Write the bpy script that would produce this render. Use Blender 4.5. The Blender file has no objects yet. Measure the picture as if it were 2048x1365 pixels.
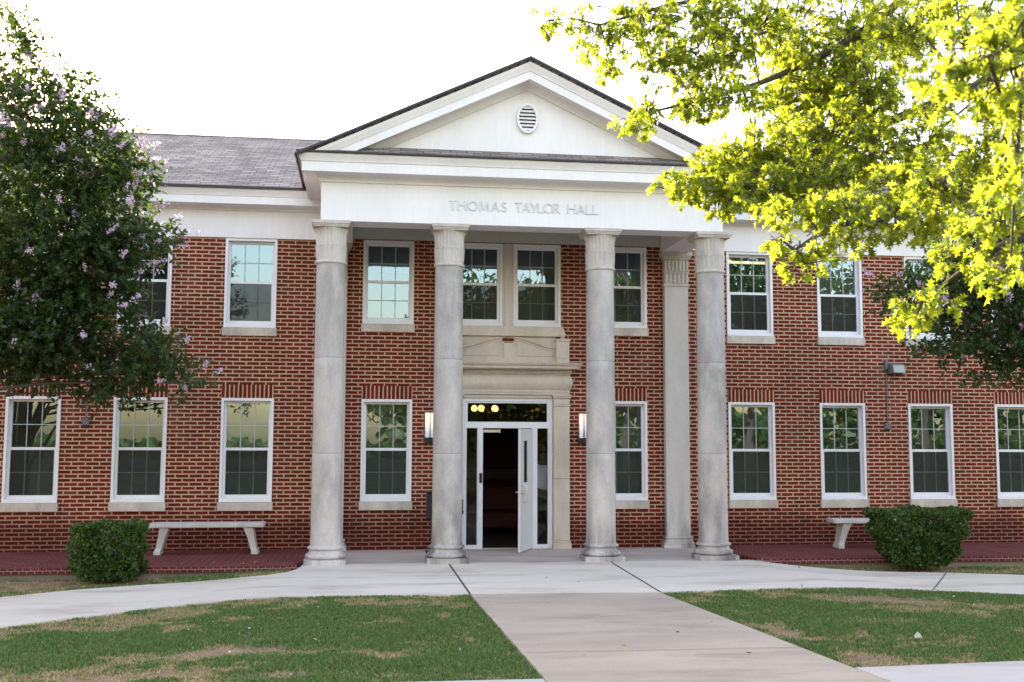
import bpy, bmesh, math, random
import numpy as np
from mathutils import Vector, Matrix
R = math.radians
scene = bpy.context.scene
col = scene.collection

# ------------------------------------------------------------------ camera, sky, sun, exposure
CAM = Vector((-1.8672, -18.7499, 1.8874)); FPX = 2162.5
YAW, PITCH, ROLL = 0.134139, 0.0904327, 0.0035725
fwd = Vector((math.sin(YAW)*math.cos(PITCH), math.cos(YAW)*math.cos(PITCH), math.sin(PITCH)))
rgt0 = Vector((math.cos(YAW), -math.sin(YAW), 0)); up0 = rgt0.cross(fwd)
rgt = rgt0*math.cos(ROLL) + up0*math.sin(ROLL); upv = up0*math.cos(ROLL) - rgt0*math.sin(ROLL)
cd = bpy.data.cameras.new('camera'); cam = bpy.data.objects.new('camera', cd); col.objects.link(cam)
m = Matrix((rgt, upv, -fwd)).transposed().to_4x4(); m.translation = CAM
cam.matrix_world = m
cd.sensor_width = 36; cd.lens = FPX/2048*36; cd.clip_start = .1; cd.clip_end = 3000
cd.dof.use_dof = True; cd.dof.focus_distance = 18.5; cd.dof.aperture_fstop = 4.5
scene.camera = cam

SUN_EL, SUN_AZ = R(20), R(-30)          # azimuth from +Y, negative = towards -X: the sun stands behind the hall
world = bpy.data.worlds.new('World'); scene.world = world; world.use_nodes = True
wn = world.node_tree; bg = wn.nodes['Background']
sky = wn.nodes.new('ShaderNodeTexSky'); sky.sky_type = 'NISHITA'; sky.sun_disc = False
sky.sun_elevation = SUN_EL; sky.sun_rotation = SUN_AZ; sky.air_density = 1.8; sky.dust_density = 1.8; sky.ozone_density = .1
wb = wn.nodes.new('ShaderNodeVectorMath'); wb.operation = 'MULTIPLY'; wb.inputs[1].default_value = (1.04, .955, 1.08)   # neutral daylight balance
wn.links.new(sky.outputs[0], wb.inputs[0]); wn.links.new(wb.outputs[0], bg.inputs[0]); bg.inputs[1].default_value = 0.15
sd = bpy.data.lights.new('sun', 'SUN'); sd.energy = 4.2; sd.angle = R(.5); sd.color = (1, .93, .78)
sun = bpy.data.objects.new('sun', sd); col.objects.link(sun)
sdir = Vector((math.sin(SUN_AZ)*math.cos(SUN_EL), math.cos(SUN_AZ)*math.cos(SUN_EL), math.sin(SUN_EL)))
sun.rotation_euler = sdir.to_track_quat('Z', 'Y').to_euler()
vs = scene.view_settings; vs.view_transform = 'Standard'; vs.look = 'None'; vs.gamma = 1; vs.exposure = 2.4
vs.use_curve_mapping = False

# ------------------------------------------------------------------ helpers
def at(px, py, dist):
    """point at a given distance along the view axis (used to lay out the crowns at their real depth)"""
    return CAM + (fwd + rgt*((px-1024)/FPX) - upv*((py-682.5)/FPX))*dist

def tag(o, label=None, cat=None, group=None, kind=None):
    if label: o['label'] = label
    if cat: o['category'] = cat
    if group: o['group'] = group
    if kind: o['kind'] = kind
    return o
def empty(name, loc=(0, 0, 0), rz=0):
    o = bpy.data.objects.new(name, None); col.objects.link(o); o.location = loc; o.rotation_euler = (0, 0, rz)
    o.empty_display_size = .1
    return o
def copy_tree(o, parent=None):
    c = o.copy(); col.objects.link(c)
    if parent: c.parent = parent
    for ch in list(o.children): copy_tree(ch, c)
    return c

class MB:
    def __init__(s): s.v = []; s.f = []
    def add(s, vs_, fs_):
        b = len(s.v); s.v += [tuple(v) for v in vs_]; s.f += [tuple(i+b for i in f) for f in fs_]; return s
    def box(s, x0, x1, y0, y1, z0, z1):
        return s.add([(x, y, z) for z in (z0, z1) for y in (y0, y1) for x in (x0, x1)],
                     [(0, 2, 3, 1), (4, 5, 7, 6), (0, 1, 5, 4), (2, 6, 7, 3), (0, 4, 6, 2), (1, 3, 7, 5)])
    def quad(s, a, b, c, d): return s.add([a, b, c, d], [(0, 1, 2, 3)])
    def prism_y(s, pts, y0, y1):
        """xz outline (counter clockwise seen from -y) extruded along y"""
        n = len(pts)
        v = [(x, y0, z) for x, z in pts] + [(x, y1, z) for x, z in pts]
        return s.add(v, [tuple(range(n)), tuple(range(2*n-1, n-1, -1))] + [(i, i+n, (i+1) % n+n, (i+1) % n) for i in range(n)])
    def ring_y(s, outer, inner, y0, y1):
        """a flat ring between two outlines of equal length"""
        n = len(outer)
        v = [(x, y0, z) for x, z in outer] + [(x, y0, z) for x, z in inner] + [(x, y1, z) for x, z in outer] + [(x, y1, z) for x, z in inner]
        f = []
        for i in range(n):
            j = (i+1) % n
            f += [(i, j, n+j, n+i), (n+i, n+j, 3*n+j, 3*n+i), (j, i, 2*n+i, 2*n+j), (2*n+j, 2*n+i, 3*n+i, 3*n+j)]
        return s.add(v, f)
    def lathe(s, prof, n=64, c=(0, 0), mod=None):
        v = []
        for k, (r, z) in enumerate(prof):
            for i in range(n):
                a = 2*math.pi*i/n; rr = r*(1+(mod(k, a) if mod else 0))
                v.append((c[0]+rr*math.cos(a), c[1]+rr*math.sin(a), z))
        f = [(k*n+i, k*n+(i+1) % n, (k+1)*n+(i+1) % n, (k+1)*n+i) for k in range(len(prof)-1) for i in range(n)]
        f += [tuple(range(n-1, -1, -1)), tuple((len(prof)-1)*n+i for i in range(n))]
        return s.add(v, f)
    def tube(s, pts, rad, n=8):
        pts = [Vector(p) for p in pts]; rings = []; prev = None
        for i, p in enumerate(pts):
            t = (pts[min(i+1, len(pts)-1)] - pts[max(i-1, 0)]).normalized()
            ref = prev if prev is not None else (Vector((0, 0, 1)) if abs(t.z) < .9 else Vector((1, 0, 0)))
            a = t.cross(ref).normalized(); b = a.cross(t).normalized(); prev = b
            r = rad[i] if isinstance(rad, (list, tuple)) else rad
            rings.append([p + (a*math.cos(2*math.pi*k/n) + b*math.sin(2*math.pi*k/n))*r for k in range(n)])
        v = [q for r_ in rings for q in r_]; L = len(pts)
        f = [(i*n+k, (i+1)*n+k, (i+1)*n+(k+1) % n, i*n+(k+1) % n) for i in range(L-1) for k in range(n)]
        f += [tuple(range(n)), tuple((L-1)*n+k for k in range(n-1, -1, -1))]
        return s.add(v, f)
    def sweep(s, prof, path):
        """profile of (outward offset, z) along a list of functions offset -> (x, y)"""
        n = len(prof); v = []
        for p in path:
            for o, z in prof: x, y = p(o); v.append((x, y, z))
        f = [(i*n+k, i*n+k+1, (i+1)*n+k+1, (i+1)*n+k) for i in range(len(path)-1) for k in range(n-1)]
        return s.add(v, f)
    def mesh(s, name, mat=None, smooth=None):
        me = bpy.data.meshes.new(name); me.from_pydata(s.v, [], s.f); me.update()
        bm = bmesh.new(); bm.from_mesh(me); bmesh.ops.recalc_face_normals(bm, faces=bm.faces); bm.to_mesh(me); bm.free()
        if mat: me.materials.append(mat)
        if smooth: me.shade_smooth(); me.set_sharp_from_angle(angle=R(smooth))
        return me
    def build(s, name, mat, parent=None, smooth=None, bevel=0):
        o = bpy.data.objects.new(name, s.mesh(name, mat, smooth)); col.objects.link(o)
        if parent: o.parent = parent
        if bevel:
            b = o.modifiers.new('bevel', 'BEVEL'); b.width = bevel; b.segments = 2; b.limit_method = 'ANGLE'; b.angle_limit = R(40)
        return o
def link_mesh(name, me, parent=None):
    o = bpy.data.objects.new(name, me); col.objects.link(o)
    if parent: o.parent = parent
    return o

# ------------------------------------------------------------------ materials
class NT:
    def __init__(s, name):
        s.m = bpy.data.materials.new(name); s.m.use_nodes = True; s.t = s.m.node_tree
        s.p = s.t.nodes['Principled BSDF']; s.out = s.t.nodes['Material Output']
    def n(s, typ, **kw):
        nd = s.t.nodes.new('ShaderNode'+typ)
        for k, v in kw.items():
            if k[0] == 'i' and k[1:].isdigit(): s.put(nd.inputs[int(k[1:])], v)
            elif k.startswith('in_'): s.put(nd.inputs[k[3:].replace('_', ' ')], v)
            else: setattr(nd, k, v)
        return nd
    def put(s, inp, v):
        if isinstance(v, bpy.types.NodeSocket): s.t.links.new(v, inp)
        elif isinstance(v, tuple) and len(v) == 3 and inp.type == 'RGBA': inp.default_value = (*v, 1)
        else: inp.default_value = v
    def pos(s, sc=(1, 1, 1)):
        g = s.n('NewGeometry')
        if sc == (1, 1, 1): return g.outputs['Position']
        return s.n('VectorMath', operation='MULTIPLY', i0=g.outputs['Position'], i1=sc).outputs[0]
    def noise(s, scale, vec=None, det=4, rough=.55): return s.n('TexNoise', in_Vector=vec if vec else s.pos(), in_Scale=scale, in_Detail=det, in_Roughness=rough).outputs[0]
    def ramp(s, fac, *stops):
        r = s.n('ValToRGB', i0=fac); e = r.color_ramp.elements
        while len(e) < len(stops): e.new(.5)
        for k, (p, c) in enumerate(stops): e[k].position = p; e[k].color = (*c, 1) if isinstance(c, tuple) else (c, c, c, 1)
        return r.outputs[0]
    def mix(s, f, a, b, mode='MIX'):
        x = s.n('Mix', data_type='RGBA', blend_type=mode); s.put(x.inputs[0], f); s.put(x.inputs[6], a); s.put(x.inputs[7], b); return x.outputs[2]
    def math(s, op, a, b=0.): return s.n('Math', operation=op, i0=a, i1=b).outputs[0]
    def bump(s, h, strength=.3, dist=.01):
        b = s.n('Bump', in_Strength=strength, in_Distance=dist, in_Height=h); s.put(s.p.inputs['Normal'], b.outputs[0]); return b
    def base(s, c, rough=.6, spec=.3):
        s.put(s.p.inputs['Base Color'], c); s.put(s.p.inputs['Roughness'], rough); s.put(s.p.inputs['Specular IOR Level'], spec); return s
    def xz(s):
        x = s.n('SeparateXYZ', i0=s.pos()); return x
def simple(name, c, rough=.6, var=.12, scale=6, spec=.3, metal=0.):
    t = NT(name); n = t.noise(scale)
    lo = tuple(k*(1-var) for k in c); hi = tuple(min(1, k*(1+var)) for k in c)
    t.base(t.ramp(n, (.3, lo), (.7, hi)), rough, spec); t.p.inputs['Metallic'].default_value = metal
    return t.m
def brick_mat(name, rowh, bw, mortar, cs, mcol, mode='wall', bump=.6):
    t = NT(name); x = t.xz(); sx, sy, sz = x.outputs
    if mode == 'wall': a, b = t.math('ADD', sx, sy), sz
    elif mode == 'soldier': a, b = t.math('SUBTRACT', sz, 2.535), sx
    else: a, b = sx, sy
    if mode == 'paver': a, b = t.math('ADD', sx, sy), t.math('ADD', t.math('SUBTRACT', sy, sx), t.math('MULTIPLY', sz, 0.))
    v = t.n('CombineXYZ', i0=a, i1=b, i2=0.).outputs[0]
    wob = t.n('VectorMath', operation='SCALE', i0=t.n('VectorMath', operation='SUBTRACT', i0=t.n('TexNoise', in_Vector=t.pos(), in_Scale=9., in_Detail=2.).outputs[1], i1=(.5, .5, .5)).outputs[0], in_Scale=.010).outputs[0]
    v = t.n('VectorMath', operation='ADD', i0=v, i1=wob).outputs[0]
    br = t.n('TexBrick', offset=.5 if mode != 'soldier' else 0., offset_frequency=2, squash=1., in_Vector=v, in_Color1=cs[0], in_Color2=cs[1], in_Mortar=mcol, in_Scale=1., in_Mortar_Size=mortar, in_Mortar_Smooth=.15, in_Bias=-.1, in_Brick_Width=bw, in_Row_Height=rowh)
    c = br.outputs['Color']; fac = br.outputs['Fac']
    c = t.mix(1., c, t.ramp(t.noise(2.2, det=6), (.25, .78), (.75, 1.18)), 'MULTIPLY')
    c = t.mix(1., c, t.ramp(t.noise(60., det=3), (.25, .8), (.75, 1.15)), 'MULTIPLY')
    return t, c, fac, sz
def finish_brick(t, c, fac, bump=.6):
    t.base(c, .85, .2)
    h = t.math('SUBTRACT', t.math('MULTIPLY', t.noise(90., det=3), .25), fac)
    t.bump(h, bump, .008); return t.m
t, c, fac, sz = brick_mat('red_brick', .0677, .222, .0115, ((.158, .0175, .006), (.092, .0115, .005)), (.50, .325, .225))
# dark grime along the foot of the wall
g = t.ramp(t.math('ADD', sz, t.math('MULTIPLY', t.math('SUBTRACT', t.noise(1.6, det=5), .5), .35)), (.38, 1.), (.72, 0.))
c = t.mix(1., c, t.ramp(t.noise(.45, det=5), (.3, .82), (.7, 1.14)), 'MULTIPLY')
c = t.mix(t.ramp(t.noise(1.1, t.pos((1, 1, .5)), 5), (.60, 0.), (.78, .22)), c, (.36, .25, .20))
c = t.mix(t.math('MULTIPLY', g, .78), c, t.mix(1., c, (.36, .20, .19), 'MULTIPLY'))
M_BRICK = finish_brick(t, c, fac)
t, c, fac, sz = brick_mat('soldier_brick', .0715, .30, .0115, ((.158, .0175, .006), (.092, .0115, .005)), (.50, .325, .225), 'soldier'); M_SOLD = finish_brick(t, c, fac)
t, c, fac, sz = brick_mat('paver_brick', .10, .21, .006, ((.155, .028, .024), (.095, .018, .017)), (.23, .125, .10), 'flat'); M_PAVER = finish_brick(t, c, fac, .3)
t, c, fac, sz = brick_mat('paver_edge', .30, .105, .005, ((.15, .024, .026), (.10, .017, .02)), (.33, .22, .19), 'wall'); M_PAVEDGE = finish_brick(t, c, fac, .4)

def paint(name, c, rough=.5, streak=.10):
    t = NT(name)
    n1 = t.ramp(t.noise(1.1, t.pos((1, 1, .35)), 6), (.3, 1-streak), (.7, 1.))
    n2 = t.ramp(t.noise(14., t.pos((1, 1, .2)), 4), (.3, 1-streak*.5), (.65, 1.))
    cc = t.mix(1., t.mix(1., c, n1, 'MULTIPLY'), n2, 'MULTIPLY'); t.base(cc, rough, .35)
    t.bump(t.noise(30., det=3), .08, .004); return t.m
M_WHITE = paint('white_paint', (.81, .775, .79))
M_TRIM = paint('white_window_paint', (.78, .76, .79), .4, .08)
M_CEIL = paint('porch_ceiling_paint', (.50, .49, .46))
M_LETTER = simple('grey_metal_letters', (.60, .61, .635), .45, .06)
def stone(name, lo, hi, warm, blot=.9, grime=True):
    t = NT(name); x = t.xz()
    n = t.noise(blot, t.pos((1.3, 1.3, .6)), 8, .66); n2 = t.noise(7., t.pos((1, 1, .4)), 5)
    c = t.ramp(n, (.32, lo), (.62, hi)); c = t.mix(t.ramp(n2, (.45, 0.), (.72, .5)), c, warm)
    c = t.mix(1., c, t.ramp(t.noise(55., det=4), (.3, .88), (.7, 1.06)), 'MULTIPLY')
    if grime:
        st = t.ramp(t.noise(1.7, t.pos((1.6, 1.6, .28)), 5), (.43, 0.), (.58, .85))
        low = t.ramp(x.outputs[2], (.05, 1.), (1.3, .12))
        c = t.mix(t.math('MULTIPLY', st, low), c, (.12, .105, .10))
    t.base(c, .8, .25); t.bump(t.noise(40., det=5), .25, .006); return t.m
M_COLUMN = stone('weathered_column_stone', (.30, .268, .258), (.565, .51, .48), (.62, .57, .52))
M_CAP = stone('carved_capital_stone', (.40, .36, .33), (.575, .52, .475), (.58, .525, .475), 2.6, False)
M_PIL = stone('pilaster_stone', (.50, .46, .43), (.60, .55, .52), (.62, .57, .53))
M_STONE = stone('limestone', (.45, .375, .30), (.62, .53, .445), (.62, .54, .47), 1.3, False)
M_SILL = stone('sill_stone', (.42, .355, .30), (.62, .54, .46), (.36, .31, .28), 2.5, False)
def shingle():
    t = NT('asphalt_shingles'); g = t.n('NewGeometry'); p = t.n('SeparateXYZ', i0=g.outputs['Position'])
    nrm = t.n('SeparateXYZ', i0=g.outputs['Normal'])
    # courses run level: measure up the slope by height, along the slope by x or y depending on which way the roof faces
    side = t.math('GREATER_THAN', t.math('ABSOLUTE', nrm.outputs[0]), .3)
    al = t.n('Mix', data_type='FLOAT', i0=side, i2=p.outputs[0], i3=p.outputs[1]).outputs[0]
    v = t.n('CombineXYZ', i0=al, i1=p.outputs[2], i2=0.).outputs[0]
    br = t.n('TexBrick', offset=.37, offset_frequency=2, in_Vector=v, in_Color1=(.33, .28, .25), in_Color2=(.19, .162, .15), in_Mortar=(.04, .033, .038), in_Scale=1., in_Mortar_Size=.006, in_Bias=0., in_Brick_Width=.26, in_Row_Height=.066)
    c = t.mix(1., br.outputs[0], t.ramp(t.noise(1.3, det=6), (.3, .8), (.7, 1.2)), 'MULTIPLY')
    c = t.mix(1., c, t.ramp(t.noise(120., det=2), (.3, .7), (.7, 1.25)), 'MULTIPLY')
    t.base(c, .95, .15); t.bump(t.math('SUBTRACT', t.noise(150.), br.outputs['Fac']), .5, .01); return t.m
M_SHINGLE = shingle()
M_EDGE = simple('dark_drip_edge', (.035, .03, .04), .5)
def glass():
    t = NT('window_glass'); t.t.nodes.remove(t.p)
    w = t.n('Bump', in_Strength=.035, in_Distance=.02, in_Height=t.noise(2.6, det=2))
    tr = t.n('BsdfTransparent', in_Color=(.86, .9, .88)); gl = t.n('BsdfGlossy', in_Color=(.50, .73, 1.), in_Roughness=.0, in_Normal=w.outputs[0])
    fr = t.n('Fresnel', in_IOR=2.7)
    mx = t.n('MixShader', i0=fr.outputs[0], i1=tr.outputs[0], i2=gl.outputs[0]); t.t.links.new(mx.outputs[0], t.out.inputs[0]); return t.m
M_GLASS = glass()
def glass_dark():
    t = NT('door_glass'); t.t.nodes.remove(t.p)
    tr = t.n('BsdfTransparent', in_Color=(.75, .77, .76)); gl = t.n('BsdfGlossy', in_Color=(1., 1., 1.), in_Roughness=.0)
    fr = t.n('Fresnel', in_IOR=1.45)
    mx = t.n('MixShader', i0=fr.outputs[0], i1=tr.outputs[0], i2=gl.outputs[0]); t.t.links.new(mx.outputs[0], t.out.inputs[0]); return t.m
M_DGLASS = glass_dark()
def screen():
    t = NT('insect_screen_mesh'); t.t.nodes.remove(t.p)
    tr = t.n('BsdfTransparent'); df = t.n('BsdfDiffuse', in_Color=(.05, .05, .042))
    mx = t.n('MixShader', i0=.58, i1=tr.outputs[0], i2=df.outputs[0]); t.t.links.new(mx.outputs[0], t.out.inputs[0]); return t.m
M_SCREEN = screen()
def blind(name, c):
    t = NT(name); x = t.xz()
    t.base(t.mix(1., c, t.ramp(t.noise(3., t.pos((1, 1, .3)), 3), (.3, .88), (.7, 1.05)), 'MULTIPLY'), .8, .15); return t.m
M_BLIND = blind('olive_blind', (.22, .22, .15)); M_BLINDL = blind('pale_blind', (.42, .44, .40))
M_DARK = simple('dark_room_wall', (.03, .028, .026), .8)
M_MUNTIN = simple('glazing_bar_paint', (.40, .45, .44), .5, .05)
M_BLACK = simple('black_metal', (.018, .018, .02), .4)
M_BRONZE = simple('dark_bronze_metal', (.03, .025, .022), .4)
M_GREYMET = simple('grey_painted_metal', (.13, .135, .15), .5)
M_CONDUIT = simple('conduit_grey', (.16, .13, .13), .5)
M_DOOR = paint('door_white_paint', (.66, .66, .67), .45, .1)
M_STEEL = simple('satin_steel', (.55, .54, .5), .3, .05, metal=.9)
M_RED = simple('dark_red_upholstery', (.06, .013, .011), .7)
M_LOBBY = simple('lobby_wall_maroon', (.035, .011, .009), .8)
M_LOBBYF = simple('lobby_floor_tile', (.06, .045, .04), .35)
M_TAUPE = simple('lobby_rail_taupe', (.06, .05, .04), .6)
def emit(name, c, s):
    t = NT(name); t.base(c, .4); t.p.inputs['Emission Color'].default_value = (*c, 1); t.p.inputs['Emission Strength'].default_value = s; return t.m
M_GLOBE = emit('warm_lamp_globe', (1., .60, .20), .55)
M_TUBELIGHT = emit('ceiling_strip_light', (1., .80, .36), .30)
def sconce_glass():
    t = NT('frosted_sconce_glass'); tc = t.n('TexCoord'); z = t.n('SeparateXYZ', i0=tc.outputs['Object']).outputs[2]
    t.base((.75, .74, .78), .3); c = t.ramp(z, (.13, (.55, .52, .62)), (.42, (1., .66, .28))); t.put(t.p.inputs['Emission Color'], c)
    t.put(t.p.inputs['Emission Strength'], t.ramp(z, (.10, .05), (.40, .24))); return t.m
M_SCONCE = sconce_glass()
def concrete(name, c, stain, var=.12):
    t = NT(name)
    n = t.ramp(t.noise(.9, t.pos((.5, 1.6, 1)), 7, .6), (.3, tuple(k*(1-var) for k in c)), (.7, tuple(k*(1+var*.5) for k in c)))
    cc = t.mix(t.ramp(t.noise(1.1, t.pos((.5, 1.7, 1)), 8, .66), (.50, 0.), (.66, .85)), n, stain)
    cc = t.mix(t.ramp(t.noise(.35, det=4), (.45, 0.), (.75, .28)), cc, stain)
    cc = t.mix(1., cc, t.ramp(t.noise(70., det=5), (.25, .88), (.75, 1.08)), 'MULTIPLY')
    t.base(cc, .85, .2); t.bump(t.noise(80., det=4), .2, .004); return t.m
M_PATH = concrete('pale_concrete', (.64, .555, .465), (.42, .33, .26), .08)
M_CROSS = concrete('grey_concrete', (.50, .44, .40), (.38, .31, .27), .12)
M_SLAB = concrete('porch_concrete', (.50, .42, .37), (.32, .26, .215), .14)
M_WALK = concrete('old_beige_concrete', (.43, .34, .262), (.29, .23, .175), .18)
M_FOOT = concrete('footing_concrete', (.26, .22, .17), (.12, .09, .06), .3)
M_JOINT = simple('joint_dirt', (.07, .05, .04), .9)
M_ASPHALT = simple('asphalt', (.06, .06, .062), .9, .25, 30)
M_BENCH = stone('bench_concrete', (.44, .40, .37), (.60, .56, .52), (.42, .38, .34), 3., False)
# lawn: patches of green, straw and bare earth; the blades and the soil beneath share the same patch map
def lawn_fac(t):
    p = t.pos(); q = t.n('SeparateXYZ', i0=p)
    v = t.n('CombineXYZ', i0=q.outputs[0], i1=t.math('MULTIPLY', q.outputs[1], 1.), i2=0.).outputs[0]
    return v
def soil():
    t = NT('soil_and_thatch'); v = lawn_fac(t)
    c = t.ramp(t.noise(3.5, v, 6), (.3, (.10, .10, .045)), (.48, (.24, .165, .095)), (.7, (.33, .20, .135)))
    c = t.mix(1., c, t.ramp(t.noise(90., v, 3), (.3, .6), (.7, 1.3)), 'MULTIPLY'); t.base(c, .95, .1); t.bump(t.noise(60., v), .6, .02); return t.m
M_SOIL = soil()
def blade_mat():
    t = NT('grass_blades'); a = t.n('Attribute', attribute_name='dry').outputs['Fac']
    rnd = t.n('NewGeometry').outputs['Random Per Island']
    gcol = t.ramp(rnd, (0., (.052, .12, .03)), (.5, (.105, .185, .048)), (1., (.22, .26, .08)))
    scol = t.ramp(rnd, (0., (.32, .22, .11)), (1., (.62, .47, .27)))
    c = t.mix(a, gcol, scol); t.base(c, .6, .2)
    tl = t.n('BsdfTranslucent', in_Color=c); mx = t.n('MixShader', i0=.25, i1=t.p.outputs[0], i2=tl.outputs[0]); t.t.links.new(mx.outputs[0], t.out.inputs[0]); return t.m
M_BLADE = blade_mat()
def leaf_mat(name, c0, c1, tr, k=.4, rough=.45, dark=.75):
    t = NT(name); rnd = t.n('NewGeometry').outputs['Random Per Island']
    c = t.ramp(rnd, (0., c0), (1., c1)); t.base(c, rough, .35)
    tcol = t.ramp(rnd, (0., tuple(x*dark for x in tr)), (1., tr))
    tl = t.n('BsdfTranslucent', in_Color=tcol); mx = t.n('MixShader', i0=k, i1=t.p.outputs[0], i2=tl.outputs[0]); t.t.links.new(mx.outputs[0], t.out.inputs[0]); return t.m
M_OAK = leaf_mat('oak_leaf', (.018, .055, .009), (.075, .14, .02), (.78, .86, .045), .56, .45, .28)
M_MYRTLE = leaf_mat('myrtle_leaf', (.005, .016, .004), (.025, .054, .010), (.18, .28, .03), .26)
M_HEDGE = leaf_mat('hedge_leaf', (.012, .036, .008), (.075, .13, .022), (.16, .24, .03), .28, .3)
M_FLOWER = leaf_mat('pink_blossom', (.60, .44, .60), (.85, .70, .82), (.85, .62, .78), .45, .7)
M_FARLEAF = leaf_mat('far_tree_leaf', (.028, .052, .012), (.07, .105, .022), (.2, .25, .04), .3)
M_DRYLEAF = leaf_mat('dry_leaf', (.30, .20, .05), (.45, .36, .08), (.3, .25, .05), .2)
M_BARK = simple('grey_brown_bark', (.075, .058, .045), .9, .35, 14)
M_MBARK = simple('smooth_tan_bark', (.06, .047, .038), .7, .25, 8)
M_SKIN = simple('brown_skin', (.09, .045, .028), .5); M_SHIRT = simple('white_shirt_cloth', (.62, .63, .72), .8, .05)
M_TROUSER = simple('black_trousers_cloth', (.015, .015, .018), .8); M_HAIR = simple('black_hair', (.01, .009, .008), .6); M_SHOE = simple('black_leather', (.012, .012, .012), .4)
M_PAPER = simple('crumpled_paper', (.50, .47, .40), .8)

# ------------------------------------------------------------------ ground, paths, patio
AX = .59                                           # the hall's axis
def sm(a, b, x):
    k = min(1, max(0, (x-a)/(b-a))); return k*k*(3-2*k)
def gz(x): return -.10*sm(3.3, 5.5, abs(x-AX))
def sheet(name, poly, mat, dz, thick, kind='structure', parent=None, flat=None, bevel=0):
    bm = bmesh.new(); vv = [bm.verts.new((x, y, 0)) for x, y in poly]; bm.faces.new(vv)
    bmesh.ops.recalc_face_normals(bm, faces=bm.faces)
    xs = [p[0] for p in poly]
    k = math.ceil(min(xs)/.35)
    while k*.35 < max(xs):
        if flat is None and -7.5 < k*.35 < 9.5:
            bmesh.ops.bisect_plane(bm, geom=bm.verts[:]+bm.edges[:]+bm.faces[:], plane_co=(k*.35, 0, 0), plane_no=(1, 0, 0))
        k += 1
    for f in bm.faces:
        if f.normal.z < 0: f.normal_flip()
    top = bm.faces[:]
    r = bmesh.ops.extrude_face_region(bm, geom=top)
    new = {e for e in r['geom'] if isinstance(e, bmesh.types.BMVert)}
    for v in bm.verts:
        z = flat if flat is not None else gz(v.co.x)+dz
        v.co.z = z - (0 if v in new else thick)
    bmesh.ops.triangulate(bm, faces=bm.faces); bmesh.ops.recalc_face_normals(bm, faces=bm.faces)
    me = bpy.data.meshes.new(name); bm.to_mesh(me); bm.free(); me.materials.append(mat)
    o = bpy.data.objects.new(name, me); col.objects.link(o)
    if parent: o.parent = parent
    if kind: o['kind'] = kind
    return o
gm = MB()
gx = [-900, -60, -20] + [-9+.5*i for i in range(40)] + [20, 60, 900]; gy = [-900, -120, -60, -30, -20, -12, -8, -4, 0, 20, 60, 900]
for y in gy:
    for x in gx: gm.v.append((x, y, gz(x)-.035))
W_ = len(gx)
gm.f = [(j*W_+i, j*W_+i+1, (j+1)*W_+i+1, (j+1)*W_+i) for j in range(len(gy)-1) for i in range(W_-1)]
tag(gm.build('ground', M_SOIL), kind='structure')

sheet('porch_slab', [(-2.76, -2.02), (3.96, -2.02), (3.96, .0), (-2.76, .0)], M_SLAB, 0, .2, flat=0.)
left_up = [(-2.765, -2.02), (-2.78, -2.3), (-2.83, -2.62), (-2.94, -2.9), (-3.16, -3.1), (-3.74, -3.25), (-4.75, -3.28), (-5.6, -3.7), (-6.35, -4.3), (-7.3, -5.3), (-8.3, -6.7)]
left_lo = [(-7.6, -9.6), (-6.7, -8.2), (-6.1, -7.25), (-5.64, -6.6), (-5.46, -6.35), (-5.03, -5.98), (-4.32, -5.5), (-3.2, -5.35), (-2.02, -5.3), (-.566, -5.36)]
right_lo = [(1.80, -5.46), (3.02, -5.29), (4.38, -5.2), (5.3, -5.03), (6.0, -5.1), (6.63, -5.42), (7.6, -6.2), (9., -7.6)]
right_up = [(10.6, -5.6), (8.9, -4.2), (7.84, -3.55), (6.9, -3.2), (6.0, -2.98), (5.2, -2.82), (4.75, -2.64), (4.45, -2.40), (4.26, -2.02)]
sheet('concrete_path', left_up + left_lo + right_lo + right_up, M_PATH, .0, .16)
sheet('front_walk', [(-.562, -5.372), (-.43, -9.9), (-.40, -12.5), (2.45, -12.5), (2.2, -9.95), (1.795, -5.472)], M_WALK, -.004, .16)
sheet('cross_walk', [(-.44, -10.10), (-9, -10.02), (-9, -12), (-.42, -12)], M_CROSS, .0, .14)
sheet('cross_walk', [(2.215, -9.99), (9.5, -9.55), (9.5, -12), (2.42, -12)], M_CROSS, .0, .14)
jm = MB()
def joint(a, b, w):
    a = Vector((*a, gz(a[0])+.003)); b = Vector((*b, gz(b[0])+.003)); n = (b-a).cross(Vector((0, 0, 1))).normalized()*w*.5
    jm.add([a-n, a+n, b+n, b-n], [(0, 1, 2, 3)])
joint((-.578, -2.05), (-.568, -5.36), .026); joint((1.93, -2.05), (1.80, -5.46), .026); joint((3.75, -5.2), (4.72, -2.75), .014); joint((5.62, -5.06), (6.85, -3.22), .014)
joint((-.575, -2.022), (3.96, -2.022), .006); joint((-.44, -9.05), (2.12, -9.1), .008)
tag(jm.build('pavement_joints', M_JOINT), kind='structure')
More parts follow.
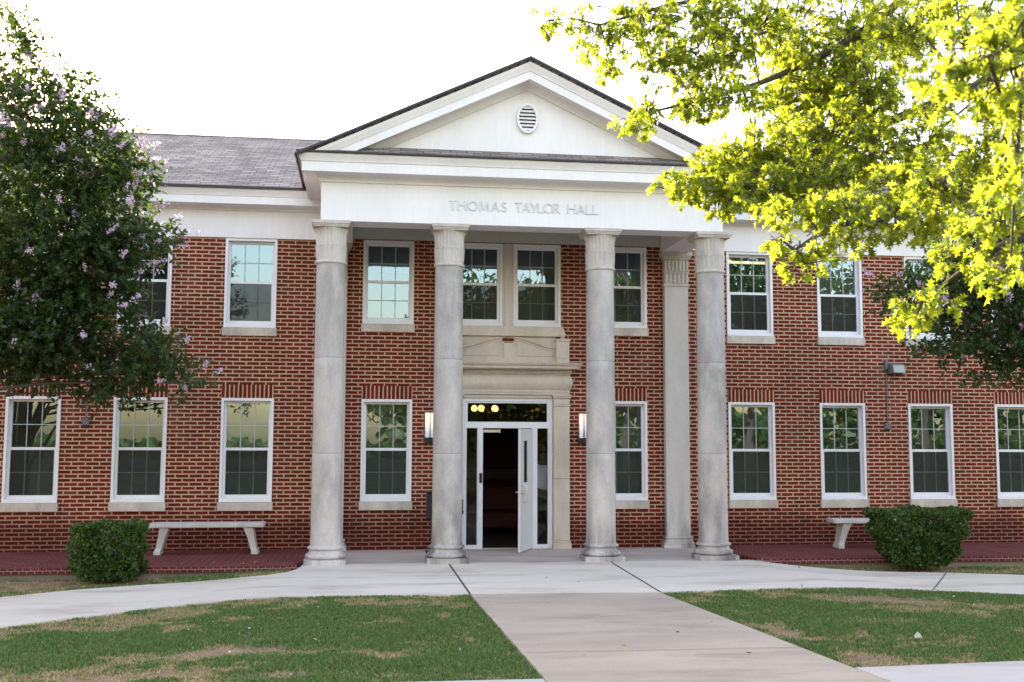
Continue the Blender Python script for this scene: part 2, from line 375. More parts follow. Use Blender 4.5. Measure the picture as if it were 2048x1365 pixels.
# brick patios beside the porch, on a low concrete footing
tag(MB().box(-12, -2.775, -2.40, -.002, -.2, -.035).build('patio_footing', M_FOOT), kind='structure')
tag(MB().box(4.36, 14, -2.25, -.002, -.2, -.035).build('patio_footing', M_FOOT), kind='structure')
sheet('brick_patio', [(-12, -2.25), (-2.93, -2.25), (-2.80, -2.0), (-2.765, -1.6), (-2.765, -.002), (-12, -.002)], M_PAVER, 0, .06, flat=.03)
sheet('brick_patio', [(3.965, -.002), (3.965, -1.0), (4.12, -1.5), (4.30, -2.1), (14, -2.1), (14, -.002)], M_PAVER, 0, .06, flat=.03)
sheet('patio_brick_edging', [(-12, -2.45), (-3.05, -2.45), (-2.90, -2.42), (-2.84, -2.34), (-2.93, -2.254), (-12, -2.254)], M_PAVEDGE, 0, .075, flat=.033)
sheet('patio_brick_edging', [(4.302, -2.104), (4.40, -2.30), (14, -2.30), (14, -2.104)], M_PAVEDGE, 0, .075, flat=.033)
M_FARLAWN = simple('far_lawn_green', (.045, .075, .022), .9, .35, .6)
sheet('far_lawn', [(-900, -35.9), (900, -35.9), (900, -13.5), (-900, -13.5)], M_FARLAWN, 0, .05, flat=-.02); sheet('far_lawn', [(-900, -400), (900, -400), (900, -45.1), (-900, -45.1)], M_FARLAWN, 0, .05, flat=-.02)
sheet('road', [(-900, -45), (900, -45), (900, -36), (-900, -36)], M_ASPHALT, 0, .1, flat=-.02)

# ------------------------------------------------------------------ the hall
hall = empty('brick_hall', (AX, 0, 0)); hall.matrix_world = Matrix.Translation((AX, 0, 0))
tag(hall, 'two storey red brick hall with white pediment and four stone columns', 'building')
def P(o):                                            # keep world coordinates when parenting to the hall's base
    o.parent = hall; o.matrix_parent_inverse = Matrix.Translation((-AX, 0, 0)); return o
WL, WR = -13.0, 15.0; YB = 10.4
# windows: (centre x, z0, z1, width)
LZ, UZ, PZ = (.818, 2.563), (3.758, 5.299), (3.861, 5.325)
wins = []
for x in (-12.42, -10.71, -9.0, -7.295, -5.59, -3.845, 5.02, 6.74, 8.445, 10.15, 11.86):
    wins.append((x, LZ, .87, 'low')); wins.append((x, UZ, .87, 'up'))
for x in (-1.505, 2.655):
    wins.append((x, LZ, .87, 'low')); wins.append((x, PZ, .885, 'porch'))
for x in (.0675, 1.1075): wins.append((x, PZ, .845, 'pair'))
holes = [(x-w/2, x+w/2, z[0], z[1]) for x, z, w, k in wins if k != 'pair'] + [(-.355, 1.53, PZ[0], PZ[1]), (-.205, 1.385, 0., 2.601)]
wall = MB()
xs = sorted({WL, WR} | {h[0] for h in holes} | {h[1] for h in holes}); zs = sorted({-.3, 5.9} | {h[2] for h in holes} | {h[3] for h in holes})
for i in range(len(xs)-1):
    for j in range(len(zs)-1):
        cx, cz = (xs[i]+xs[i+1])/2, (zs[j]+zs[j+1])/2
        if any(h[0] < cx < h[1] and h[2] < cz < h[3] for h in holes): continue
        wall.quad((xs[i], 0, zs[j]), (xs[i+1], 0, zs[j]), (xs[i+1], 0, zs[j+1]), (xs[i], 0, zs[j+1]))
for x0, x1, z0, z1 in holes:
    for a, b in (((x0, z0), (x0, z1)), ((x0, z1), (x1, z1)), ((x1, z1), (x1, z0)), ((x1, z0), (x0, z0))):
        wall.quad((a[0], 0, a[1]), (b[0], 0, b[1]), (b[0], .14, b[1]), (a[0], .14, a[1]))
wall.quad((WL, 0, -.3), (WL, YB, -.3), (WL, YB, 5.9), (WL, 0, 5.9)); wall.quad((WR, 0, -.3), (WR, YB, -.3), (WR, YB, 5.9), (WR, 0, 5.9)); wall.quad((WL, YB, -.3), (WR, YB, -.3), (WR, YB, 5.9), (WL, YB, 5.9))
for x in (WL, WR): wall.add([(x, 0, 5.9), (x, YB, 5.9), (x, YB/2, 8.4)], [(0, 1, 2)])
P(wall.build('brick_wall', M_BRICK))
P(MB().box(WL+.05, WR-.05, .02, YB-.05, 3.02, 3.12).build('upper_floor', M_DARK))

# --- windows
def win_meshes(w, z):
    h = z[1]-z[0]; x = w/2; d = {}
    def frame(t, y0, y1, x_, z0, z1, bt=None):
        b = MB(); bt = bt or t
        return b.box(-x_, -x_+t, y0, y1, z0, z1).box(x_-t, x_, y0, y1, z0, z1).box(-x_+t, x_-t, y0, y1, z1-t, z1).box(-x_+t, x_-t, y0, y1, z0, z0+bt)
    f = frame(.045, -.014, .135, x-.001, .001, h-.001, .06); f.box(-x, x, -.03, -.0145, .001, .03)
    d['frame'] = f.mesh('frame', M_TRIM)
    xi = x-.046; mid = .061+(h-.106)*.5
    u = frame(.04, .085, .118, xi, mid-.03, h-.0465, .055); d['upper_sash'] = u.mesh('upper_sash', M_TRIM)
    l = frame(.045, .05, .083, xi, .0615, mid+.028, .06); d['lower_sash'] = l.mesh('lower_sash', M_TRIM)
    g = MB(); ux0, ux1, uz0, uz1 = -xi+.04, xi-.04, mid+.025, h-.0865
    lx0, lx1, lz0, lz1 = -xi+.045, xi-.045, .1215, mid-.017
    for (x0, x1, z0, z1, y) in ((ux0, ux1, uz0, uz1, .104), (lx0, lx1, lz0, lz1, .070)):
        for k in (1, 2): xx = x0+(x1-x0)*k/3; g.box(xx-.007, xx+.007, y-.004, y+.004, z0, z1)
        zz = (z0+z1)/2; g.box(x0, x1, y-.0032, y+.0032, zz-.007, zz+.007)
    d['glazing_bars'] = g.mesh('glazing_bars', M_MUNTIN)
    d['upper_pane'] = MB().quad((ux0, .112, uz0), (ux1, .112, uz0), (ux1, .112, uz1), (ux0, .112, uz1)).mesh('upper_pane', M_GLASS)
    d['lower_pane'] = MB().quad((lx0, .079, lz0), (lx1, .079, lz0), (lx1, .079, lz1), (lx0, .079, lz1)).mesh('lower_pane', M_GLASS)
    d['insect_screen'] = MB().quad((lx0, .058, lz0), (lx1, .058, lz0), (lx1, .058, lz1), (lx0, .058, lz1)).mesh('insect_screen', M_SCREEN)
    d['_in'] = (xi, h)
    return d
cache = {}
# how far each blind is drawn (share of the opening) and which blind it is
BL = {('low', -7.295): 1, ('low', -5.59): 1, ('low', -3.845): .5, ('up', -5.59): .0, ('up', -3.845): .5, ('porch', -1.505): .36, ('up', 5.02): 0}
for x, z, w, kind in wins:
    key = (w, z)
    if key not in cache: cache[key] = win_meshes(w, z)
    d = cache[key]; xi, h = d['_in']
    wo = empty('window'); P(wo); wo.location = (x, 0, z[0])
    for nm in ('frame', 'upper_sash', 'lower_sash', 'glazing_bars', 'upper_pane', 'lower_pane', 'insect_screen'):
        if nm == 'insect_screen' and (kind, x) in (('porch', -1.505), ): continue
        link_mesh(nm, d[nm], wo)
    bl = BL.get((kind, x), 1)
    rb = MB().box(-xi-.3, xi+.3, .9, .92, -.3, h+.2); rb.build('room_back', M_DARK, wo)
    if bl > 0:
        MB().box(-xi+.005, xi-.005, .150, .156, max(.062, h-.05-(h-.11)*bl), h-.05).build('blind', M_BLINDL if (kind, x) in (('up', 6.74), ('up', 8.445), ('up', -3.845), ('low', -3.845)) else M_BLIND, wo)
    sw = w/2+.02
    if kind == 'low':
        MB().box(-w/2-.003, w/2+.003, -.004, .02, h+.003, h+.228).build('lintel', M_SOLD, wo)
        MB().box(-sw, sw, -.05, .13, -.145, -.004).build('sill', M_SILL, wo, bevel=.008)
    elif kind in ('up', 'porch'):
        MB().box(-sw, sw, -.05, .13, -.14, -.004).build('sill', M_SILL, wo, bevel=.008)
# centre mullion of the paired window
P(MB().box(.4915, .6835, -.02, .13, PZ[0]+.001, PZ[1]-.001).box(.535, .64, -.045, -.0205, PZ[0]+.001, PZ[1]-.002).build('mullion', M_PIL))

# --- wing frieze and cornice
FW = -.04
wprof = [(0, 5.30), (0, 5.765), (.03, 5.768), (.035, 5.80), (.06, 5.825), (.10, 5.84), (.26, 5.845), (.26, 5.828), (.29, 5.828), (.29, 5.955), (.305, 5.96), (.31, 5.985), (.345, 6.03), (.355, 6.045), (.36, 6.072), (.0, 6.09)]
for xa, xb in ((WL, -2.56), (3.79, WR)):
    P(MB().sweep(wprof[:4], [lambda o, x=xa: (x, FW-o), lambda o, x=xb: (x, FW-o)]).add([(xa, FW, 5.30), (xb, FW, 5.30), (xb, .0, 5.30), (xa, .0, 5.30)], [(0, 1, 2, 3)]).build('frieze', M_WHITE))
    P(MB().sweep(wprof[3:], [lambda o, x=xa: (x, FW-o), lambda o, x=xb: (x, FW-o)]).build('cornice', M_WHITE, smooth=35))
# --- main roof
slope = (8.5-6.115)/(5.2+.44); rz = 8.5
ry, ey, ez = 5.2, -.43, 6.112
roof = MB()
for s in (1, -1):
    yy = lambda y: y if s > 0 else 2*ry-y
    roof.quad((WL-.3, yy(ey), ez), (WR+.3, yy(ey), ez), (WR+.3, ry, rz), (WL-.3, ry, rz))
    roof.quad((WL-.3, yy(ey), ez-.03), (WR+.3, yy(ey), ez-.03), (WR+.3, ry, rz-.03), (WL-.3, ry, rz-.03))
P(roof.build('roof', M_SHINGLE))
for xa, xb in ((WL-.3, -2.93), (4.12, WR+.3)): P(MB().box(xa, xb, ey-.008, ey+.03, ez-.042, ez-.001).build('drip_edge', M_EDGE))
P(MB().add([(WL-.3, ry-.13, rz-.045), (WR+.3, ry-.13, rz-.045), (WR+.3, ry, rz+.018), (WL-.3, ry, rz+.018), (WR+.3, ry+.13, rz-.045), (WL-.3, ry+.13, rz-.045)], [(0, 1, 2, 3), (3, 2, 4, 5)]).build('ridge_cap', M_SHINGLE))

# --- porch entablature
EL, ER, EY = -2.60, 3.82, -2.08; CX = (EL+ER)/2; BW = .47
SOF, FT = 5.235, 5.84
ent = MB()
upath = [lambda o: (EL-o, 0.), lambda o: (EL-o, EY-o), lambda o: (ER+o, EY-o), lambda o: (ER+o, 0.)]
ent.sweep([(-BW, 5.60), (-BW, SOF), (0, SOF), (0, FT)], upath)
P(ent.build('entablature', M_WHITE))
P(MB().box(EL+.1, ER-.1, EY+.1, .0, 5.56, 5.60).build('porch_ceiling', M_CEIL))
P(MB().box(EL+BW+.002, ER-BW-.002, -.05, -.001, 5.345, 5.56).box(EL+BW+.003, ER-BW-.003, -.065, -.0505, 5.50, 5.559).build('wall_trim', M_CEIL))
pprof = [(0.0, 5.835), (.03, 5.838), (.035, 5.875), (.055, 5.90), (.09, 5.935), (.12, 5.95), (.26, 5.955), (.26, 5.938), (.285, 5.938), (.285, 6.085), (.30, 6.09), (.305, 6.115), (.335, 6.165), (.345, 6.18), (.35, 6.205), (0, 6.21)]
P(MB().sweep(pprof, [lambda o: (EL-o, -.30), lambda o: (EL-o, EY-o), lambda o: (ER+o, EY-o), lambda o: (ER+o, -.30)]).build('cornice', M_WHITE, smooth=35))
# pent roof over the front cornice
P(MB().add([(EL-.36, EY-.37, 6.232), (ER+.36, EY-.37, 6.232), (ER+.1, EY-.001, 6.42), (EL-.1, EY-.001, 6.42), (EL-.36, EY-.37, 6.207), (ER+.36, EY-.37, 6.207)], [(0, 1, 2, 3), (4, 5, 1, 0)]).build('pent_roof', M_SHINGLE))
P(MB().box(EL-.365, ER+.365, EY-.385, EY-.3705, 6.208, 6.236).build('drip_edge', M_EDGE))
# --- pediment
K = .468; AP = 7.86; HALF = 3.60                       # roof plane: z = AP - K*|x-CX|
def rk(x, dz=0): return AP+dz-K*abs(x-CX)
ty = EY
tri = MB(); tri.prism_y([(EL-.02, 6.20), (ER+.02, 6.20), (ER+.02, rk(ER, -.25)), (CX, rk(CX, -.25)), (EL-.02, rk(EL, -.25))], ty, ty+.12)
P(tri.build('tympanum', M_WHITE))
# raking cornice: profile (offset forward, drop below the roof plane)
rprof = [(.0, -.43), (.03, -.425), (.045, -.395), (.10, -.345), (.12, -.325), (.27, -.32), (.27, -.335), (.30, -.335), (.30, -.205), (.315, -.20), (.32, -.17), (.345, -.125), (.355, -.105), (.36, -.07), (.0, -.065)]
rc = MB()
for sgn in (-1, 1):
    n = len(rprof); v = []
    for xx in (CX, CX+sgn*HALF):
        for o, dz in rprof: v.append((xx, ty-o, rk(xx, dz)))
    rc.add(v, [(k, k+1, n+k+1, n+k) for k in range(n-1)])
# cut the feet of the rake flush with the pent roof
bm = bmesh.new(); me = rc.mesh('raking_cornice', M_WHITE); bm.from_mesh(me)
bmesh.ops.bisect_plane(bm, geom=bm.verts[:]+bm.edges[:]+bm.faces[:], plane_co=(0, EY-.37, 6.222), plane_no=(0, .453, -.891), clear_outer=True)
bm.to_mesh(me); bm.free(); me.shade_smooth(); me.set_sharp_from_angle(angle=R(35))
P(link_mesh('raking_cornice', me))
pr = MB(); yb = 3.6
for sgn in (-1, 1):
    x1 = CX+sgn*HALF
    for dz in (0, -.05):
        pr.quad((CX, EY-.40, rk(CX, dz)), (x1, EY-.40, rk(x1, dz)), (x1, yb, rk(x1, dz)), (CX, yb, rk(CX, dz)))
    pr.quad((x1, EY-.40, rk(x1)), (x1, yb, rk(x1)), (x1, yb, rk(x1, -.05)), (x1, EY-.40, rk(x1, -.05)))
P(pr.build('porch_roof', M_SHINGLE))
pe = MB()
for sgn in (-1, 1):
    a, b = CX+sgn*.001, CX+sgn*HALF
    pe.add([(x, y, rk(x, dz)) for x in (a, b) for y in (EY-.412, EY-.401) for dz in (.004, -.040)], [(0, 1, 3, 2), (4, 6, 7, 5), (0, 4, 5, 1), (2, 3, 7, 6), (0, 2, 6, 4), (1, 5, 7, 3)])
P(pe.build('rake_edge', M_EDGE))
# --- oval louvre
vent = empty('louvre_vent'); P(vent); vent.location = (.615, EY, 6.97)
def ell(rx, rz_, n=40): return [(rx*math.cos(2*math.pi*i/n), rz_*math.sin(2*math.pi*i/n)) for i in range(n)]
MB().ring_y(ell(.178, .245), ell(.135, .20), -.055, .0).build('vent_frame', M_WHITE, vent, smooth=40, bevel=.01)
MB().prism_y(ell(.137, .202), -.006, -.001).build('vent_backing', M_DARK, vent)
lv = MB()
for k in range(7):
    zc = -.168+k*.0575; hw = .135*math.sqrt(max(0, 1-(zc/.205)**2))*.985
    if hw > .03: lv.add([(sx*hw, y, z) for sx in (-1, 1) for y, z in ((-.05, zc-.02), (-.045, zc-.024), (-.007, zc+.018), (-.012, zc+.022))], [(0, 1, 2, 3), (7, 6, 5, 4), (0, 4, 5, 1), (1, 5, 6, 2), (2, 6, 7, 3), (3, 7, 4, 0)])
lv.build('louvres', M_WHITE, vent)
# --- lettering on the frieze
sign = empty('name_lettering'); P(sign); sign.location = (0, EY, 0)
LH = .155
def stroke(a, b, w0, w1=None):
    a = Vector(a); b = Vector(b); n = Vector((-(b-a).y, (b-a).x)).normalized(); w1 = w1 or w0
    return [tuple(a-n*w0/2), tuple(b-n*w1/2), tuple(b+n*w1/2), tuple(a+n*w0/2)]
def arc(cx, cy, rx, ry_, a0, a1, w, n=18):
    o = []; i_ = []
    for k in range(n+1):
        a = R(a0+(a1-a0)*k/n); o.append((cx+rx*math.cos(a), cy+ry_*math.sin(a))); i_.append((cx+(rx-w)*math.cos(a), cy+(ry_-w)*math.sin(a)))
    return [[o[k], o[k+1], i_[k+1], i_[k]] for k in range(n)]
V, T = .15, .115
GL = {
 'T': (.78, [stroke((.39, 0), (.39, .94), V), stroke((.02, .94), (.76, .94), T)]),
 'H': (.86, [stroke((.08, 0), (.08, 1), V), stroke((.78, 0), (.78, 1), V), stroke((.15, .52), (.71, .52), T)]),
 'O': (1.04, arc(.52, .5, .52, .51, 0, 360, .14, 32)),
 'M': (1.06, [stroke((.10, 0), (.18, 1), T), stroke((.96, 0), (.88, 1), V), stroke((.18, .98), (.53, .12), V), stroke((.53, .12), (.88, .98), T)]),
 'A': (.88, [stroke((.06, 0), (.44, 1), T), stroke((.82, 0), (.44, 1), V), stroke((.2, .32), (.68, .32), T)]),
 'S': (.62, arc(.31, .735, .27, .265, 20, 270, .13) + arc(.31, .265, .30, .275, 90, -160, .13)),
 'Y': (.82, [stroke((.41, 0), (.41, .5), V), stroke((.04, 1), (.41, .47), V), stroke((.78, 1), (.41, .47), T)]),
 'L': (.62, [stroke((.09, 0), (.09, 1), V), stroke((.16, .06), (.6, .06), T)]),
 'R': (.78, [stroke((.09, 0), (.09, 1), V), stroke((.3, .48), (.74, 0), V), stroke((.16, .95), (.36, .95), .1), stroke((.16, .48), (.36, .48), .1)] + arc(.36, .715, .3, .285, -90, 90, .13)),
}
def put_word(word, x0, x1):
    tot = sum(GL[c][0] for c in word)*LH; gap = (x1-x0-tot)/(len(word)-1); x = x0
    for c in word:
        w, polys = GL[c]; b = MB()
        for p in polys: b.prism_y([(px*LH, pz*LH) for px, pz in p], -.016-.0005*(polys.index(p) % 7), 0.004)
        b.build('letter', M_LETTER, sign).location = (x, 0, 5.459); x += w*LH+gap
put_word('THOMAS', -.625, .295); put_word('TAYLOR', .415, 1.15); put_word('HALL', 1.265, 1.765)

# --- columns and pilasters
def make_column():
    c = empty('column'); P(c)
    b = MB().box(-.315, .315, -.315, .315, 0, .075)
    prof = [(.30, .076)]
    for k in range(9): a = R(-90+22.5*k); prof.append((.268+.04*math.cos(a), .116+.038*math.sin(a)))
    prof += [(.265, .158), (.252, .175), (.247, .19), (.25, .205), (.258, .212)]
    for k in range(9): a = R(-90+22.5*k); prof.append((.255+.022*math.cos(a), .236+.022*math.sin(a)))
    prof += [(.248, .262), (.240, .275)]
    b.lathe(prof, 64).build('base', M_COLUMN, c, smooth=40)
    s = []
    for k in range(25):
        z = .275+(4.60-.275)*k/24; f = k/24
        s.append((.232-.012*f**1.7+.006*max(0, 1-k/1.0)-0, z))
    sh = []
    for i, (r, z) in enumerate(s): sh.append((r, z))
    for zj in (1.66, 3.12):                              # drum joints
        k = next(i for i, q in enumerate(sh) if q[1] > zj); r = sh[k][0]
        sh[k:k] = [(r, zj-.008), (r-.006, zj-.003), (r-.006, zj+.003), (r, zj+.008)]
    sh = sorted(sh, key=lambda q: q[1])
    MB().lathe(sh, 64).build('shaft', M_COLUMN, c, smooth=50)
    ca = [(.222, 4.58), (.238, 4.585), (.246, 4.605), (.238, 4.625), (.228, 4.63), (.228, 4.645),
          (.229, 4.66), (.231, 4.72), (.233, 4.80), (.237, 4.85), (.243, 4.868), (.238, 4.875), (.229, 4.878),
          (.229, 4.90), (.229, 4.98), (.231, 5.03), (.237, 5.07), (.248, 5.105), (.262, 5.13), (.256, 5.138), (.25, 5.14)]
    def mod(k, a):
        if 7 <= k <= 10: return .045*abs(math.sin(10*a))-.02
        if 13 <= k <= 18: return .052*abs(math.sin(12*a+.4))-.026
        return 0
    cp = MB().lathe(ca, 192, mod=mod)
    cp.box(-.268, .268, -.268, .268, 5.139, 5.160).box(-.28, .28, -.28, .28, 5.1605, 5.185).box(-.295, .295, -.295, .295, 5.1855, SOF-.001)
    cp.build('capital', M_CAP, c, smooth=30)
    return c
c0 = make_column(); CY = -1.85
for i, x in enumerate((-2.437, -.593, 1.84, 3.672)):
    c = c0 if i == 0 else copy_tree(c0)
    if i: c.matrix_parent_inverse = c0.matrix_parent_inverse
    c.location = (x, CY, 0)
    c.rotation_euler.z = i*math.pi/2
def make_pilaster():
    c = empty('pilaster'); P(c)
    MB().box(-.215, .215, -.13, -.001, .20, 4.62).box(-.213, .213, -.128, -.001, 0.2, 4.6).build('shaft', M_PIL, c)
    bs = MB()
    for w, d, z0, z1 in ((.28, .19, 0, .06), (.27, .18, .061, .10), (.25, .16, .101, .15), (.235, .15, .151, .165), (.25, .165, .166, .199)): bs.box(-w, w, -d, -.001, z0, z1)
    bs.build('base', M_PIL, c, bevel=.012)
    cp = MB(); cp.box(-.235, .235, -.15, -.001, 4.6205, 4.66).box(-.22, .22, -.135, -.001, 4.6605, 5.10)
    for k in range(6): xx = -.185+k*.074; cp.box(xx-.022, xx+.022, -.149, -.1355, 4.68, 4.83).box(xx-.014, xx+.014, -.16, -.1355, 4.831, 4.875)
    for k in range(7): xx = -.2+k*.0667; cp.box(xx-.02, xx+.02, -.152, -.1355, 4.89, 5.09)
    cp.box(-.245, .245, -.165, -.001, 5.1005, 5.135).box(-.265, .265, -.19, -.001, 5.1355, 5.165).box(-.285, .285, -.21, -.001, 5.1655, SOF-.001)
    cp.build('capital', M_CAP, c, bevel=.006)
    return c
p0 = make_pilaster()
for i, x in enumerate((-2.43, 3.61)):
    c = p0 if i == 0 else copy_tree(p0)
    if i: c.matrix_parent_inverse = p0.matrix_parent_inverse
    c.location = (x, -.0, 0)

# --- entrance surround in limestone
X0 = .59
sur = empty('door_surround'); P(sur); sur.location = (X0, 0, 0)
sp = []
for s in (-1, 1):
    b = MB()
    def bx(u0, u1, y0, z0, z1, b=b, s=s): b.box(min(s*u0, s*u1), max(s*u0, s*u1), y0, -.001, z0, z1)
    bx(.80, 1.085, -.09, .14, 1.20); bx(.80, 1.085, -.09, 1.204, 2.46); bx(.785, 1.11, -.125, .0, .10); bx(.79, 1.10, -.11, .1005, .1395)
    bx(.79, 1.10, -.105, 2.4605, 2.49); bx(.80, 1.085, -.092, 2.4905, 2.60); bx(.785, 1.105, -.115, 2.6005, 2.63); bx(.775, 1.12, -.13, 2.6305, 2.66)
    b.build('pilaster', M_STONE, sur, bevel=.006)
af = MB()
af.box(-.7745, .7745, -.06, -.001, 2.603, 2.655).box(-1.085, 1.085, -.095, -.001, 2.6605, 2.70).box(-1.09, 1.09, -.105, -.001, 2.7005, 2.74)
n = 12; prof = [(-.085-.055*math.sin(math.pi*k/n), 2.7405+.27*k/n) for k in range(n+1)]
hw = 1.085
v = [(sx*(hw+(-.085-y)*.9), y, z) for y, z in prof for sx in (-1, 1)]
af.add(v + [(sx*hw, -.001, z) for y, z in prof for sx in (-1, 1)],
       [(2*k, 2*k+1, 2*k+3, 2*k+2) for k in range(n)] + [(2*k, 2*k+2, 2*(n+1)+2*k+2, 2*(n+1)+2*k) for k in range(n)] + [(2*k+3, 2*k+1, 2*(n+1)+2*k+1, 2*(n+1)+2*k+3) for k in range(n)])
af.build('pulvinated_frieze', M_STONE, sur, smooth=40)
de = MB().box(-1.10, 1.10, -.11, -.001, 3.011, 3.03)
for k in range(46): xx = -1.10+k*.0489; de.box(xx-.014, xx+.014, -.15, -.1105, 3.033, 3.075)
de.box(-1.11, 1.11, -.12, -.001, 3.0305, 3.09); de.build('dentil_band', M_STONE, sur)
co = MB(); cprof = [(.0, 3.0905), (.06, 3.0905), (.075, 3.11), (.15, 3.118), (.15, 3.11), (.165, 3.11), (.165, 3.15), (.185, 3.16), (.21, 3.185), (.215, 3.205), (-.12, 3.215)]
co.sweep(cprof, [lambda o: (-1.06-o, -.0), lambda o: (-1.06-o, -.12-o), lambda o: (1.06+o, -.12-o), lambda o: (1.06+o, -.0)])
for xx in (-.62, -.1, .52): co.box(xx-.004, xx+.004, -.325, -.33, 3.11, 3.2)
co.build('cornice', M_STONE, sur, smooth=35)
pn = MB().box(-1.0, 1.0, -.07, -.001, 3.216, 3.30).box(-.84, .84, -.035, -.001, 3.3005, 3.683)
pn.build('panel', M_STONE, sur)
sw_ = MB()                                              # broken swan-neck scroll moulding
for s in (-1, 1):
    pts = []
    for k in range(21):
        f = k/20; xx = .84-f*.72; zz = 3.49+.165*(.5-.5*math.cos(math.pi*f))
        pts.append((s*xx, -.045, zz))
    sw_.tube(pts, .022, 8)
    sw_.tube([(p[0], -.04, p[2]-.055) for p in pts[2:-1]], .010, 6)
    sw_.tube([(s*(.115+.0*k)+s*.0, -.045, 3.64-.02*k) for k in range(2)] + [(s*(.12+.02*math.sin(k)), -.045, 3.62-.03*k) for k in range(3)], .016, 6)
    sw_.tube([(s*.16, -.04, 3.56), (s*.16, -.04, 3.34), (s*.80, -.04, 3.34), (s*.80, -.04, 3.46)], .007, 6)
sw_.box(-.075, .075, -.06, -.0355, 3.301, 3.54).box(-.12, .12, -.055, -.0355, 3.5405, 3.565); sw_.build('scroll_moulding', M_STONE, sur, smooth=50)
MB().prism_y(ell(.115, .058), -.0385, -.0352).build('brick_roundel', M_BRICK, sur).location = (0, 0, 3.615)
MB().box(-.955, .955, -.10, .13, 3.6835, 3.855).build('sill', M_STONE, sur, bevel=.008)
for s in (-1, 1):
    b = MB().box(-.115, .115, -.15, -.071, 3.217, 3.60).box(-.115, .115, -.0705, -.001, 3.31, 3.60).box(-.135, .135, -.17, -.001, 3.6005, 3.635).ring_y([(-.07, 3.29), (.07, 3.29), (.07, 3.52), (-.07, 3.52)], [(-.06, 3.3), (.06, 3.3), (.06, 3.51), (-.06, 3.51)], -.158, -.1505)
    b.build('pedestal', M_STONE, sur, bevel=.005).location = (s*.955, 0, 0)
    MB().lathe([(.07, 3.636), (.05, 3.65), (.03, 3.665), (.05, 3.69), (.062, 3.72), (.05, 3.75), (.028, 3.765), (.035, 3.785), (.03, 3.81), (.008, 3.845)], 24, (s*.955, -.085)).build('finial', M_STONE, sur, smooth=60)

# --- door frame, side lights, door
df = empty('entrance_door'); P(df); df.location = (X0, 0, 0)
F = MB()
y0, y1 = -.02, .10
F.box(-.793, -.735, y0, y1, 0, 2.60).box(.735, .793, y0, y1, 0, 2.60).box(-.735, .735, y0, y1, 2.54, 2.60).box(-.735, .735, y0+.005, y1, 2.075, 2.185)
for s in (-1, 1):
    a, b_ = sorted((s*.505, s*.43)); F.box(a, b_, y0, y1, 0, 2.075)
    a, b_ = sorted((s*.735, s*.505)); F.box(a, b_, y0+.01, y1-.01, 0, .07)
    for u0, u1 in ((.735, .712), (.528, .505)): a, c_ = sorted((s*u0, s*u1)); F.box(a, c_, .0, .06, .07, 2.075)
F.box(-.735, -.70, 0, .06, 2.185, 2.54).box(.70, .735, 0, .06, 2.185, 2.54).box(-.70, .70, 0, .06, 2.51, 2.54)
F.build('door_frame', M_TRIM, df, bevel=.004)
MB().quad((-.70, .03, 2.185), (.70, .03, 2.185), (.70, .03, 2.51), (-.70, .03, 2.51)).build('transom_pane', M_DGLASS, df)
for s in (-1, 1):
    a, b_ = sorted((s*.712, s*.528)); MB().quad((a, .03, .07), (b_, .03, .07), (b_, .03, 2.075), (a, .03, 2.075)).build('side_pane', M_DGLASS, df)
MB().box(-.492, -.443, -.042, -.0205, 1.13, 1.30).build('card_reader', M_BLACK, df, bevel=.004)
MB().box(-.80, -.765, -.06, -.0205, .60, .66).box(-.80, -.775, -.075, -.0605, .62, .85).build('pull_handle', M_BLACK, df, bevel=.004)
MB().box(-.42, -.13, .03, .09, 2.00, 2.05).box(-.14, -.12, .02, .095, 1.99, 2.06).build('door_closer', M_STEEL, df, bevel=.004)
MB().box(-.44, .43, -.01, .10, .001, .018).build('threshold', M_STEEL, df)
# the leaf stands open outwards, hinged on the right post
leaf = MB(); LWd = .845
leaf.box(-LWd, -LWd+.22, -.022, .022, .02, 2.06).box(-LWd+.46, 0, -.022, .022, .02, 2.06).box(-LWd+.22, -LWd+.46, -.022, .022, .02, 1.16).box(-LWd+.22, -LWd+.46, -.022, .022, 1.86, 2.06)
lo = leaf.build('door_leaf', M_DOOR, df, bevel=.003); lo.location = (.428, -.024, 0); lo.rotation_euler.z = R(67)
M_WIRED = simple('dark_wired_glass', (.03, .03, .03), .08, .3, 40)
MB().box(-LWd+.22, -LWd+.46, -.012, .012, 1.16, 1.86).build('vision_pane', M_WIRED, lo)
hd = MB()
for y in (-.05, .05): hd.tube([(-LWd+.075, y*.5, 1.0), (-LWd+.075, y*1.6, 1.0), (-LWd+.19, y*1.6, 1.0)], .011, 8); hd.tube([(-LWd+.075, y*.44, 1.0), (-LWd+.075, y*.7, 1.0)], .033, 16)
hd.tube([(-LWd-.012, 0, .99), (-LWd+.01, 0, .99)], .012, 8); hd.build('lever_handle', M_STEEL, lo, smooth=40)
dl = MB().tube([(-LWd+.03, -.05, 1.13), (-LWd+.03, -.11, 1.10), (-LWd+.03, -.12, .98), (-LWd+.03, -.11, .86), (-LWd+.03, -.05, .83)], .014, 8); dl.build('pull_handle', M_STEEL, lo, smooth=40)
hg = MB()
for z in (.25, 1.05, 1.85): hg.tube([(.006, -.0, z-.06), (.006, -.0, z+.06)], .014, 8)
hg.build('hinges', M_STEEL, lo, smooth=40)

